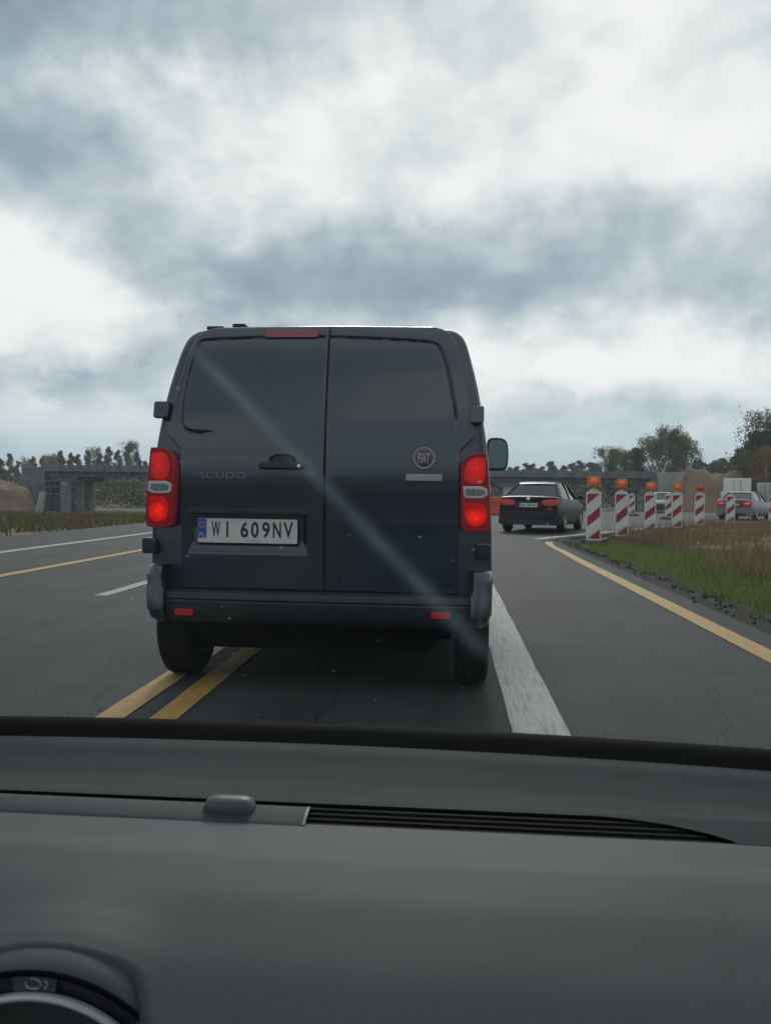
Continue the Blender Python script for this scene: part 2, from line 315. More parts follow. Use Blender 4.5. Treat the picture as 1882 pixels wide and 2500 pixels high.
def link(name, me, mat, parent=None, smooth=False, bevel=0.0, seg=2, ang=35):
    o = bpy.data.objects.new(name, me); COL.objects.link(o)
    m = M[mat] if isinstance(mat, str) else mat
    if not me.materials: me.materials.append(m)
    if parent: o.parent = parent
    if smooth or bevel:
        me.polygons.foreach_set('use_smooth', [True]*len(me.polygons))
        if not (smooth == 'all'):
            bm = bmesh.new(); bm.from_mesh(me)
            for e in bm.edges:
                if len(e.link_faces) == 2 and e.calc_face_angle(0) > rad(ang): e.smooth = False
            bm.to_mesh(me); bm.free()
    if bevel:
        md = o.modifiers.new('bevel', 'BEVEL'); md.width = bevel; md.segments = seg; md.limit_method = 'ANGLE'; md.angle_limit = rad(ang)
        md.harden_normals = False
    return o
def tag(o, label=None, cat=None, group=None, kind=None):
    if label: o['label'] = label
    if cat: o['category'] = cat
    if group: o['group'] = group
    if kind: o['kind'] = kind
    return o
def thing(name, loc, rz, label, cat, group=None):
    o = bpy.data.objects.new(name, None); COL.objects.link(o); o.location = loc; o.rotation_euler = (0, 0, rz)
    return tag(o, label, cat, group)
def copy_tree(o, parent=None):
    c = o.copy(); COL.objects.link(c); c.parent = parent
    for ch in o.children: copy_tree(ch, c)
    return c
def np_mesh(name, verts, faces):                      # uniform faces from numpy
    me = bpy.data.meshes.new(name); nv, nf, k = len(verts), len(faces), faces.shape[1]
    me.vertices.add(nv); me.vertices.foreach_set('co', np.ascontiguousarray(verts, np.float32).ravel())
    me.loops.add(nf*k); me.loops.foreach_set('vertex_index', np.ascontiguousarray(faces, np.int32).ravel())
    me.polygons.add(nf); me.polygons.foreach_set('loop_start', np.arange(0, nf*k, k, dtype=np.int32)); me.polygons.foreach_set('loop_total', np.full(nf, k, np.int32))
    me.update(calc_edges=True); return me
def text_mesh(txt, w, h, depth, off=0.0):             # flat lettering in the x-z plane facing -y, fitted to w x h
    cu = bpy.data.curves.new('lettering', 'FONT'); cu.body = txt; cu.extrude = 0.02; cu.offset = off; cu.resolution_u = 4
    ob = bpy.data.objects.new('lettering_source', cu); COL.objects.link(ob)
    bpy.context.view_layer.update()
    me = bpy.data.meshes.new_from_object(ob.evaluated_get(bpy.context.evaluated_depsgraph_get())); bpy.data.objects.remove(ob)
    co = np.empty(len(me.vertices)*3, np.float32); me.vertices.foreach_get('co', co); co = co.reshape(-1, 3)
    mn, mx = co.min(0), co.max(0)
    x = ((co[:, 0]-mn[0])/(mx[0]-mn[0])-0.5)*w; z = ((co[:, 1]-mn[1])/(mx[1]-mn[1])-0.5)*h; y = -((co[:, 2]-mn[2])/(mx[2]-mn[2]))*depth
    me.vertices.foreach_set('co', np.stack([x, y, z], 1).ravel()); me.materials.clear(); me.update(); return me
def sstep(a, b, x):
    t = np.clip((np.asarray(x, float)-a)/(b-a), 0, 1); return t*t*(3-2*t)

# ------------------------------------------------------------------ terrain
rng = np.random.default_rng(7); random.seed(7)
def terrain(x, y):
    x = np.asarray(x, float); y = np.asarray(y, float)
    wl = sstep(4, -8, x)
    z = -2.1*sstep(29, 78, y)*wl - 1.9*sstep(60, 98, y)*(1-wl)
    return z
GROUND_DROP = 0.07
def axis(a, b, fine0, fine1, step, grow=1.18):
    v = list(np.arange(fine0, fine1+1e-6, step)); s = step
    while v[-1] < b: s *= grow; v.append(v[-1]+s)
    s = step; lo = [fine0]
    while lo[-1] > a: s *= grow; lo.append(lo[-1]-s)
    return np.array(lo[:0:-1]+v)
gx = axis(-2500, 2500, -40, 50, 1.0); gy = axis(-60, 3000, -12, 125, 1.0)
X, Y = np.meshgrid(gx, gy)
Zb = np.sin(X*0.9+1.3*np.sin(Y*0.37))*np.sin(Y*0.8+X*0.21)*0.5+np.sin(X*2.3+Y*1.7)*0.25
off_road = np.clip(np.maximum(sstep(3.4, 4.6, X)*sstep(0, -3, (Y-20)-(X-3)*1.6), sstep(-10.8, -12.5, X)), 0, 1)
Z = terrain(X, Y)-GROUND_DROP + Zb*0.05*off_road + 0.10*off_road*sstep(4.5, 8, X)
nx, ny = len(gx), len(gy)
idx = np.arange(nx*ny).reshape(ny, nx)
fc = np.stack([idx[:-1, :-1].ravel(), idx[:-1, 1:].ravel(), idx[1:, 1:].ravel(), idx[1:, :-1].ravel()], 1)
def ground_material():
    m = material('ground_soil', (0.11, 0.085, 0.055), 0.95, bump=0.6, bscale=6)
    t = m.node_tree; b = t.nodes['Principled BSDF']; tcn = t.nodes.new('ShaderNodeTexCoord')
    n1 = t.nodes.new('ShaderNodeTexNoise'); n1.inputs['Scale'].default_value = 0.18; n1.inputs['Detail'].default_value = 9; n1.inputs['Roughness'].default_value = 0.65; t.links.new(tcn.outputs['Object'], n1.inputs['Vector'])
    rp = t.nodes.new('ShaderNodeValToRGB'); t.links.new(n1.outputs['Fac'], rp.inputs[0]); e = rp.color_ramp.elements
    e[0].position = 0.34; e[0].color = (0.060, 0.062, 0.030, 1); e[1].position = 0.68; e[1].color = (0.20, 0.165, 0.115, 1)
    x = rp.color_ramp.elements.new(0.5); x.color = (0.105, 0.085, 0.050, 1)
    t.links.new(rp.outputs[0], b.inputs['Base Color']); return m
M['ground'] = ground_material()
tag(link('ground', np_mesh('ground', np.stack([X.ravel(), Y.ravel(), Z.ravel()], 1), fc), 'ground', smooth='all'), kind='structure')

# ------------------------------------------------------------------ road
near = [(2.66, 20.2), (3.15, 21.2), (3.95, 22.6), (5.95, 26.0), (8.4, 30.4), (12.0, 36.2), (15.4, 39.0), (23, 41.5), (46, 43.5), (80, 44)]
far = [(-10.2, 20.2), (-10.2, 24), (-10.2, 33), (-7, 43), (-1, 51), (9, 58), (16, 61.5), (27, 64), (46, 66), (80, 67)]
def resample(pl, n):
    pl = np.array(pl, float); d = np.r_[0, np.cumsum(np.linalg.norm(np.diff(pl, axis=0), axis=1))]
    # smooth parameter by point index so both edges stay matched
    t = np.linspace(0, len(pl)-1, n); i = np.arange(len(pl)); return np.stack([np.interp(t, i, pl[:, 0]), np.interp(t, i, pl[:, 1])], 1)
rn = resample(near, 60); rf = resample(far, 60)
for _ in range(3):
    for a in (rn, rf): a[1:-1] = (a[:-2]+2*a[1:-1]+a[2:])/4
ys = np.arange(-20, 20.2, 1.0)
rn = np.vstack([np.stack([np.full(len(ys), 2.66), ys], 1), rn]); rf = np.vstack([np.stack([np.full(len(ys), -10.2), ys], 1), rf])
ncol = 26; tt = np.linspace(0, 1, ncol)
px_ = rf[:, None, :]*(1-tt)[None, :, None] + rn[:, None, :]*tt[None, :, None]
vz = terrain(px_[..., 0], px_[..., 1]); top = np.concatenate([px_, vz[..., None]], 2)
sk_l = top[:, :1].copy(); sk_l[..., 2] -= 0.2; sk_r = top[:, -1:].copy(); sk_r[..., 2] -= 0.2
allv = np.concatenate([sk_l, top, sk_r], 1); nr, nc = allv.shape[:2]
ii = np.arange(nr*nc).reshape(nr, nc)
rfc = np.stack([ii[:-1, :-1].ravel(), ii[:-1, 1:].ravel(), ii[1:, 1:].ravel(), ii[1:, :-1].ravel()], 1)
road = tag(link('road', np_mesh('road', allv.reshape(-1, 3), rfc), 'asphalt'), kind='structure')
def line_strip(name, pts_l, pts_r, mat):
    n = len(pts_l); v = [(*p, float(terrain(*p))+0.005) for p in pts_l]+[(*p, float(terrain(*p))+0.005) for p in pts_r]
    f = [(i, i+n, i+n+1, i+1) for i in range(n-1)]
    mb = MB(); mb.add(v, f); return mb.build(name, mat, road)
def straight(name, x0, x1, y0, y1, mat, wob=0.004):
    ys_ = np.arange(y0, y1, 0.4); ys_ = np.r_[ys_, y1]
    return line_strip(name, [(x0+random.uniform(-wob, wob), y) for y in ys_], [(x1+random.uniform(-wob, wob), y) for y in ys_], mat)
straight('edge_line', -7.82, -7.58, -18, 30, 'white_line')
straight('lane_line', -5.72, -5.54, -18, 30, 'yellow_line')
for y0 in (-15.9, -3.9, 8.1, 20.1): straight('lane_dash', -3.68, -3.53, y0, y0+4, 'white_line')
straight('centre_line', -1.70, -1.555, -18, 27, 'yellow_line')
straight('centre_line', -1.435, -1.295, -18, 27, 'yellow_line')
straight('edge_line', 0.325, 0.590, -18, 24, 'white_line')
# right yellow line, curling off to the right where the diversion begins
yl = [(2.20, y) for y in np.arange(-18, 13.0, 0.5)]; yr = [(2.39, y) for y in np.arange(-18, 13.0, 0.5)]
line_strip('edge_line', yl, yr, 'yellow_line')
line_strip('edge_line', [(2.20, 12.45), (2.21, 14.5), (2.24, 16), (2.24, 17.5), (2.27, 18.6), (2.40, 19.6)], [(2.385, 12.45), (2.38, 14.5), (2.40, 16), (2.38, 17.5), (2.42, 18.4), (2.52, 19.3)], 'yellow_line')
wl_ = rn[len(ys)+1:]
dirs = np.gradient(wl_, axis=0); dirs /= np.linalg.norm(dirs, axis=1)[:, None]; nrm = np.stack([-dirs[:, 1], dirs[:, 0]], 1)
line_strip('edge_line', [tuple(p) for p in wl_+nrm*0.62], [tuple(p) for p in wl_+nrm*0.36], 'white_line')

# ------------------------------------------------------------------ own car (camera sits inside it)
CARX = 0.10
car = thing('passenger_car', (CARX, 0, 0), 0, 'dark grey car interior with dashboard in the foreground behind the windscreen', 'car')
def dy(x): return -0.042*x - 0.096*x*x                # world x; windscreen base bows back to the right
def dash_mat(name, col, rough, bscale, bstr):
    return material(name, col, rough, var=0.10, vscale_=6, bump=bstr, bscale=bscale, spec=0.45)
M['dash'] = dash_mat('dash_plastic', (0.050, 0.054, 0.058), 0.62, 700, 0.13)
M['dash_dark'] = dash_mat('dash_dark_plastic', (0.015, 0.020, 0.025), 0.6, 1200, 0.25)
M['dash_black'] = material('matt_black', (0.005, 0.005, 0.006), 0.75, spec=0.06)
M['dash_pad'] = dash_mat('dash_pad_plastic', (0.034, 0.040, 0.043), 0.75, 700, 0.12); M['dash_pad'].node_tree.nodes['Principled BSDF'].inputs['Specular IOR Level'].default_value = 0.15
M['panel_trim'] = material('panel_trim', (0.13, 0.135, 0.135), 0.5)
M['vent_blade'] = material('vent_blade_plastic', (0.007, 0.008, 0.009), 0.7, spec=0.2)
M['headliner'] = material('headliner', (0.30, 0.30, 0.29), 0.95, var=0.05, vscale_=30)
M['own_paint'] = material('own_car_paint', (0.05, 0.055, 0.06), 0.3, coat=1.0)
xs = np.linspace(-0.80, 0.90, 120)
def strip(name, prof, mat, parent, x0=-0.80, x1=0.90, n=90, smooth='all', lift=None):
    xx = np.linspace(x0, x1, n); v = []; f = []
    for x in xx:
        for (y, z) in prof:
            dz = lift(x, y, z) if lift else 0
            v.append((x-CARX, y+dy(x)*float(sstep(0.87, 1.10, y)), z+dz))
    m = len(prof)
    for i in range(n-1):
        for k in range(m-1): f.append((i*m+k, (i+1)*m+k, (i+1)*m+k+1, i*m+k+1))
    mb = MB(); mb.add(v, f); return mb.build(name, mat, parent, smooth)
def spl(pts, n):                                       # smooth a profile
    p = np.array(pts, float); t = np.linspace(0, len(p)-1, n); i = np.arange(len(p)); q = np.stack([np.interp(t, i, p[:, 0]), np.interp(t, i, p[:, 1])], 1)
    for _ in range(max(1, n//10)): q[1:-1] = (q[:-2]+2*q[1:-1]+q[2:])/4
    return [tuple(a) for a in q]
upper = spl([(1.125, 0.7585), (1.09, 0.7605), (1.06, 0.752), (1.01, 0.744), (0.955, 0.7505), (0.922, 0.7600), (0.902, 0.7622)], 50)
lower = spl([(0.856, 0.7570), (0.842, 0.7580), (0.797, 0.7588), (0.786, 0.7618), (0.76, 0.7640), (0.70, 0.756), (0.63, 0.735), (0.56, 0.700), (0.50, 0.64), (0.46, 0.55), (0.45, 0.38)], 160)
IC = at(92, 2766, 0.60); ic = (IC[0]-CARX, 0.0, IC[2])
def cluster_cut(x, y, z):                              # bulge of the instrument hood, and the drop in front of the instruments
    r = float(np.interp(y, [0.57, 0.60, 0.612, 0.635, 0.66, 0.69, 0.73, 0.80], [0.128, 0.132, 0.1375, 0.1425, 0.1430, 0.138, 0.126, 0.09]))
    d2 = r*r-(x-IC[0])**2; hz_ = IC[2]+math.sqrt(d2) if d2 > 0 else IC[2]-abs(x-IC[0])+r
    c2 = 0.1375**2-(x-IC[0])**2; hc_ = IC[2]+math.sqrt(c2) if c2 > 0 else IC[2]-1
    k = 0.010; m = max(z, hz_); sm = m+k*math.log(math.exp((z-m)/k)+math.exp((hz_-m)/k))
    return (sm-z)-0.30*float(sstep(0.617, 0.607, y))*float(sstep(-0.002, 0.008, hc_-z))
dash = strip('dashboard', lower, 'dash', car, n=300, lift=cluster_cut)
strip('dash_pad', upper, 'dash_pad', dash)
# black seal where the windscreen meets the dash
strip('windscreen_seal', spl([(1.19, 0.768), (1.165, 0.7765), (1.148, 0.7745), (1.128, 0.762), (1.118, 0.7555)], 14), 'dash_black', dash)
strip('vent_trough', [(0.902, 0.7622), (0.900, 0.742), (0.859, 0.738), (0.856, 0.7570)], 'dash_black', dash, smooth=False)
# defroster slats: long thin blades running across, ends stepping back to the right
for k, (ys0, xr) in enumerate([(0.8930, 0.240), (0.8830, 0.266), (0.8730, 0.284), (0.8630, 0.298)]):
    zt = 0.7600 - 0.0016*k
    strip('vent_slat', [(ys0+0.0018, zt-0.012), (ys0+0.0013, zt), (ys0-0.0011, zt-0.0006), (ys0-0.0015, zt-0.013)], 'vent_blade', dash, -0.80, xr, 60, smooth=False)
# filler that closes the trough to the right of the stepped vent end
def filler():
    mb = MB()
    a = []
    for (y, x) in [(0.9035, 0.150), (0.897, 0.205), (0.889, 0.243), (0.880, 0.268), (0.871, 0.288), (0.862, 0.303), (0.8545, 0.310)]:
        a.append((x, y))
    v = []; f = []
    for (x, y) in a:
        zz = 0.7622-(0.902-y)/0.046*0.0052+0.0008
        for xe in np.linspace(x, 0.90, 20): v.append((xe-CARX, y+dy(xe)*float(sstep(0.87, 1.10, y)), zz))
    for i in range(len(a)-1):
        for k in range(19): f.append((i*20+k, i*20+k+1, (i+1)*20+k+1, (i+1)*20+k))
    mb.add(v, f); return mb.build('vent_end_panel', 'dash_pad', dash, 'all')
filler()
# speaker panel covering the left part of the trough, with the light sensor on it
strip('speaker_panel', spl([(0.8925, 0.7575), (0.890, 0.7632), (0.880, 0.7645), (0.864, 0.7625), (0.851, 0.7590), (0.846, 0.754)], 20), 'dash_dark', dash, -0.80, -0.152, 50)
strip('panel_trim', spl([(0.8920, 0.7570), (0.8895, 0.7636), (0.880, 0.7650), (0.864, 0.7630), (0.850, 0.7590)], 16), 'panel_trim', dash, -0.1515, -0.1485, 4)
strip('panel_trim', [(0.8985, 0.760), (0.8975, 0.7655), (0.888, 0.7655)], 'panel_trim', dash, -0.268, -0.262, 4)
def sensor():
    c = at(562, 1985, 0.876); cx = c[0]-CARX; rings = []
    for (w, d, z) in [(0.0290, 0.0120, 0.759), (0.0290, 0.0120, 0.766), (0.0260, 0.0105, 0.7725), (0.0205, 0.0070, 0.7755), (0.010, 0.003, 0.7760)]:
        ring = []
        for k in range(28):
            a = 2*math.pi*k/28; ca, sa = math.cos(a), math.sin(a); e = 0.45
            ring.append((cx+w*math.copysign(abs(ca)**e, ca), 0.876+d*math.copysign(abs(sa)**e, sa), z))
        rings.append(ring)
    mb = MB(); mb.loft(rings); mb.build('light_sensor', material('sensor_plastic', (0.062, 0.066, 0.066), 0.45), dash, True, ang=60)
sensor()
# round instrument hood in front of the driver
mb = MB(); mb.lathe([(0.1320, 0.5985), (0.1345, 0.6005), (0.1375, 0.609), (0.1400, 0.622), (0.139, 0.640)], ic, 'y', 96); mb.build('instrument_hood', 'dash', dash, 'all')
mb = MB(); mb.lathe([(0.1265, 0.601), (0.1275, 0.5975), (0.1300, 0.5960), (0.1322, 0.5975), (0.1325, 0.602), (0.129, 0.606)], ic, 'y', 72, closed=True); mb.build('hood_lip', 'dash_black', dash, 'all')
mb = MB(); mb.lathe([(0.128, 0.602), (0.112, 0.605)], ic, 'y', 120); mb.build('gauge_surround', material('ribbed_plastic', (0.028, 0.030, 0.038), 0.45, var=0.6, vscale_=220), dash, 'all')
mb = MB(); mb.lathe([(0.1070, 0.600), (0.1080, 0.596), (0.1105, 0.594), (0.1130, 0.596), (0.1138, 0.600), (0.111, 0.606)], ic, 'y', 96, closed=True); mb.build('gauge_ring', material('satin_ring', (0.50, 0.53, 0.56), 0.35, 0.2), dash, 'all')
mb = MB(); mb.lathe([(0.1085, 0.606), (0.101, 0.635), (0.0005, 0.640)], ic, 'y', 64); mb.build('gauge_face', 'dash_black', dash, 'all')
def symbol_plate():
    v = []; f = []
    a0, a1 = rad(90-7), rad(90+10)
    for a in np.linspace(a0, a1, 12):
        for r in (0.1145, 0.1265): v.append((ic[0]+r*math.cos(a), 0.6005, ic[2]+r*math.sin(a)))
    for i in range(11): f.append((2*i, 2*i+1, 2*i+3, 2*i+2))
    m = MB(); m.add(v, f); m.build('symbol_plate', material('pale_plate', (0.085, 0.09, 0.095), 0.5, var=0.2, vscale_=150), dash)
    for (da, rr, a_from, a_to) in [(1.6, 0.0042, -200, 110), (-1.4, 0.0036, -60, 60)]:
        cx, cz = ic[0]+0.1205*math.cos(rad(90+da)), ic[2]+0.1205*math.sin(rad(90+da))
        pts = [(cx+1.5*rr*math.cos(rad(t)), 0.5995, cz+rr*math.sin(rad(t))) for t in np.linspace(a_from, a_to, 16)]
        m = MB(); m.tube(pts, 0.0010, 6); m.build('warning_symbol', material('pale_mark', (0.30, 0.31, 0.32), 0.5), dash, True)
symbol_plate()
# windscreen: thin clear glass with dust specks and a diagonal glare streak painted into its shader
WY, WZ, WT = 1.172, 0.768, 0.78
def windscreen_material():
    m = bpy.data.materials.new('windscreen_glass'); m.use_nodes = True; t = m.node_tree
    for n in list(t.nodes): t.nodes.remove(n)
    def new(k): return t.nodes.new(k)
    tr = new('ShaderNodeBsdfTransparent'); tr.inputs[0].default_value = (0.955, 0.975, 0.97, 1)
    gl = new('ShaderNodeBsdfGlossy'); gl.inputs['Roughness'].default_value = 0.02
    geo = new('ShaderNodeNewGeometry'); dn = new('ShaderNodeVectorMath'); dn.operation = 'DOT_PRODUCT'; t.links.new(geo.outputs['Incoming'], dn.inputs[0]); t.links.new(geo.outputs['Normal'], dn.inputs[1])
    def mm_(op, a, b=0.0):
        n = new('ShaderNodeMath'); n.operation = op
        for i, v in enumerate((a, b)):
            if hasattr(v, 'links'): t.links.new(v, n.inputs[i])
            else: n.inputs[i].default_value = v
        return n.outputs[0]
    schlick = mm_('ADD', mm_('MULTIPLY', mm_('POWER', mm_('SUBTRACT', 1.0, mm_('ABSOLUTE', dn.outputs['Value'])), 5.0), 0.6), 0.03)
    m1 = new('ShaderNodeMixShader'); t.links.new(schlick, m1.inputs[0]); t.links.new(tr.outputs[0], m1.inputs[1]); t.links.new(gl.outputs[0], m1.inputs[2])
    tcn = new('ShaderNodeTexCoord'); ob = tcn.outputs['Object']
    def glass_pt(px, py):
        d = ray(px, py); k = (WY*WT+WZ-H)/(d.z+WT*d.y); p = d*k+Vector((0, 0, H)); p.x -= CARX; return p
    def ma(op, a, b=None, clamp=False):
        n = new('ShaderNodeMath'); n.operation = op; n.use_clamp = clamp
        for i, v in enumerate((a, b)):
            if v is None: continue
            if hasattr(v, 'links'): t.links.new(v, n.inputs[i])
            else: n.inputs[i].default_value = v
        return n.outputs[0]
    def dot(vec):
        n = new('ShaderNodeVectorMath'); n.operation = 'DOT_PRODUCT'; t.links.new(ob, n.inputs[0]); n.inputs[1].default_value = tuple(vec); return n.outputs['Value']
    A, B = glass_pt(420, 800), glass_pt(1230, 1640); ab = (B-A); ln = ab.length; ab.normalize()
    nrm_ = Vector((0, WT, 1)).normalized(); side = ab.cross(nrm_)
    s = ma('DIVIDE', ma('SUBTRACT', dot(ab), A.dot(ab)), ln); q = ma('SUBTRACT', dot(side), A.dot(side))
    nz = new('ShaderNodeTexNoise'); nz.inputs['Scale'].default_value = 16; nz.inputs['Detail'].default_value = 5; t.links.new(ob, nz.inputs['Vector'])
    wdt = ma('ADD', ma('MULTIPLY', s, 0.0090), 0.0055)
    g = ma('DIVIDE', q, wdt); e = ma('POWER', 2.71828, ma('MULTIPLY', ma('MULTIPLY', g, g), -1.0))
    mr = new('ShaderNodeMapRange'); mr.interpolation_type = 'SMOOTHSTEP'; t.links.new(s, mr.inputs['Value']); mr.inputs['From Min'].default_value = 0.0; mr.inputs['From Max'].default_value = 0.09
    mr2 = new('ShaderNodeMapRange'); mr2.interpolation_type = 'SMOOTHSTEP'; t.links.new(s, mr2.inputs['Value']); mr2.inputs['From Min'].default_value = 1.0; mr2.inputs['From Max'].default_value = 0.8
    glare_streak = ma('MULTIPLY', ma('MULTIPLY', e, mr.outputs[0]), mr2.outputs[0]); glare_streak = ma('MULTIPLY', glare_streak, ma('ADD', ma('MULTIPLY', nz.outputs['Fac'], 0.085), 0.004))  # glare across the glass, painted as a pale translucent band
    vo = new('ShaderNodeTexVoronoi'); vo.inputs['Scale'].default_value = 58; t.links.new(ob, vo.inputs['Vector'])
    rp = new('ShaderNodeMapRange'); t.links.new(vo.outputs['Distance'], rp.inputs['Value']); rp.inputs['From Min'].default_value = 0.13; rp.inputs['From Max'].default_value = 0.03
    sp_ = new('ShaderNodeSeparateColor'); t.links.new(vo.outputs['Color'], sp_.inputs[0])
    pick = ma('GREATER_THAN', sp_.outputs[0], 0.48); speck = ma('MULTIPLY', ma('MULTIPLY', rp.outputs[0], pick), ma('MULTIPLY', ma('MULTIPLY', sp_.outputs[1], sp_.outputs[1]), 0.22))
    n2 = new('ShaderNodeTexNoise'); n2.inputs['Scale'].default_value = 5; n2.inputs['Detail'].default_value = 6; t.links.new(ob, n2.inputs['Vector'])
    film = ma('MULTIPLY', ma('SUBTRACT', n2.outputs['Fac'], 0.3, True), 0.008)
    tot = ma('ADD', ma('ADD', glare_streak, speck), film, True)
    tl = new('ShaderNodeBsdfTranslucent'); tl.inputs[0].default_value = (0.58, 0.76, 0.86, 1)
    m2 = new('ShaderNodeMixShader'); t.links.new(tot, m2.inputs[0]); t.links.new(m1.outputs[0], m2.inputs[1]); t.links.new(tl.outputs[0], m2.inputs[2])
    o = new('ShaderNodeOutputMaterial'); t.links.new(m2.outputs[0], o.inputs[0])
    return m
def windscreen():
    v = []; f = []; n, m = 24, 24
    for i in range(n+1):
        for k in range(m+1):
            u = i/n; s = k/m; wid = 0.78-0.14*s; x = CARX-0.05+(2*u-1)*wid
            y = WY+0.010-s*0.86; z = WZ-0.008+s*0.86*WT
            v.append((x-CARX, y, z))
    for i in range(n):
        for k in range(m): f.append((i*(m+1)+k, (i+1)*(m+1)+k, (i+1)*(m+1)+k+1, i*(m+1)+k+1))
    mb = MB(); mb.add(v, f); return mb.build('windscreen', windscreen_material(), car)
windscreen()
# shell of the car: pillars, roof, sides, bonnet, wheels (all outside the frame)
def own_shell():
    zt = WZ+0.86*WT; yt = WY-0.86
    for sx in (-1, 1):
        mb = MB(); mb.tube([(sx*0.80-0.05, WY+0.03, WZ-0.03), (sx*0.665-0.05, yt, zt)], 0.035, 8); mb.build('pillar', 'dash_dark', car, True)
        mb = MB(); mb.tube([(sx*0.80, -1.55, 0.85), (sx*0.64, -1.15, zt+0.02)], 0.05, 8); mb.build('pillar', 'own_paint', car, True)
        mb = MB(); mb.box(sx*0.82-0.03, sx*0.82+0.03, -1.75, 1.20, 0.28, 0.80); mb.build('door', 'own_paint', car, bevel=0.02)
    rings = []
    for y, w, z in [(yt+0.01, 0.64, zt), (0.0, 0.66, zt+0.035), (-0.6, 0.66, zt+0.04), (-1.15, 0.62, zt+0.01)]:
        rings.append([(x*w-0.05*(1 if y > 0 else 0.5), y, z+0.02*(1-x*x)) for x in np.linspace(-1, 1, 9)]+[(x*w-0.05*(1 if y > 0 else 0.5), y, z-0.03+0.02*(1-x*x)) for x in np.linspace(1, -1, 9)])
    mb = MB(); mb.loft(rings); mb.build('roof', 'headliner', car, True)
    rings = []
    for y, w, z in [(1.24, 0.76, 0.715), (1.5, 0.76, 0.63), (1.8, 0.74, 0.52), (1.95, 0.70, 0.44), (1.98, 0.68, 0.30)]:
        rings.append([(-w, y, z-0.03), (-w*0.6, y, z), (0, y, z+0.006), (w*0.6, y, z), (w, y, z-0.03), (w, y, 0.26), (-w, y, 0.26)])
    mb = MB(); mb.loft(rings); mb.build('bonnet', 'own_paint', car, True)
    mb = MB(); mb.box(-0.78, 0.78, -1.7, 1.2, 0.20, 0.27); mb.build('floor', 'dash_black', car)
    mb = MB(); mb.box(-0.79, 0.79, -1.78, -1.70, 0.22, 0.86); mb.build('tail_panel', 'own_paint', car, bevel=0.02)
    for sx in (-1, 1):
        for y in (-1.25, 1.42):
            mb = MB(); mb.lathe([(0.16, -0.09), (0.27, -0.10), (0.29, -0.06), (0.29, 0.06), (0.27, 0.10), (0.16, 0.09)], (sx*0.66, y, 0.29), 'x', 32, cap=True); mb.build('wheel', 'rubber', car, True)
own_shell()

# ------------------------------------------------------------------ the van
D = 4.36
vc = at(774, 1300, D); VLOC = Vector((vc[0], D, 0)); VYAW = rad(-0.4)
van = thing('delivery_van', VLOC, VYAW, 'dark blue-grey panel van with lit red tail lamps directly ahead', 'van')
Rz = Matrix.Rotation(VYAW, 3, 'Z'); Rzi = Rz.transposed()
PZ = [0.30, 0.42, 0.60, 0.85, 1.09, 1.125, 1.16, 1.30, 1.55, 1.80, 1.95, 2.02, 2.06]
PY = [0.060, 0.052, 0.044, 0.030, 0.007, -0.005, -0.009, -0.008, 0.018, 0.062, 0.098, 0.122, 0.150]
PZF = np.linspace(0.30, 2.06, 353); PYF = np.interp(PZF, PZ, PY)
for _ in range(2):                                     # pressed sheet metal: no hard bends
    _p = np.pad(PYF, 11, mode='reflect', reflect_type='odd'); PYF = np.convolve(_p, np.ones(23)/23, 'valid')
def prof(z): return np.interp(z, PZF, PYF)
def vp(px, py, extra=0.0):                             # photo pixel -> van-local (x, z) on the rear face
    d = Rzi @ ray(px, py); o = Rzi @ (Vector((0, 0, H))-VLOC); y = 0.0
    for _ in range(8):
        t = (y+extra-o.y)/d.y; p = o+d*t; y = float(prof(p.z))
    return (p.x, p.z)
HZ = [0.30, 0.72, 0.90, 1.10, 1.34, 1.45, 1.66, 1.85, 1.945, 1.985, 2.012, 2.034, 2.048, 2.056]
HW = [0.952, 0.962, 0.957, 0.947, 0.929, 0.913, 0.880, 0.836, 0.808, 0.792, 0.772, 0.740, 0.692, 0.600]
def halfw(z): return np.interp(z, HZ, HW)
def ring(y0, ws, k, inset, lean, zb=0.42):             # one cross-section of the shell
    pts = []
    zs = list(np.linspace(zb, 1.9, 16))+[1.945, 1.970, 1.990, 2.005, 2.020, 2.034, 2.044, 2.052, 2.056]
    side = []
    for z in zs:
        zz = z if z < 1.15 else 1.15+(z-1.15)*k
        side.append((max(0.02, halfw(z)*ws-inset), y0+(float(prof(z)) if lean else 0)*1.0, zz-(inset*0.8 if z > 1.9 else 0)))
    tops = []
    for x in (0.42, 0.2, 0.0):
        z = 2.058+0.012*(1-(x/0.60)**2); tops.append((x*ws, y0+(float(prof(2.05)) if lean else 0), 1.15+(z-1.15)*k-inset*0.8))
    right = side+tops; left = [(-p[0], p[1], p[2]) for p in right[-2::-1]]
    return right+left
rings = [ring(0.020, 1.0, 1, 0.020, True), ring(0.024, 1.0, 1, 0.008, True), ring(0.040, 1.0, 1, 0.0, True), ring(0.30, 1.008, 1.004, 0, True), ring(0.80, 1.012, 1.011, 0, False), ring(0.82, 1.012, 1.011, 0, False, 0.22), ring(0.9, 1.012, 1.012, 0, False, 0.20), ring(2.0, 1.012, 1.015, 0, False, 0.20),
         ring(3.1, 1.01, 1.0, 0, False, 0.20), ring(3.45, 1.0, 0.935, 0, False, 0.22), ring(3.5, 1.0, 0.92, 0, False), ring(3.9, 0.99, 0.52, 0, False), ring(4.25, 0.97, 0.12, 0, False), ring(4.7, 0.93, 0.0, 0, False, 0.42), ring(4.92, 0.85, -0.10, 0, False, 0.42)]
mb = MB(); mb.loft(rings); body = mb.build('body', 'van_paint', van, True, ang=50)
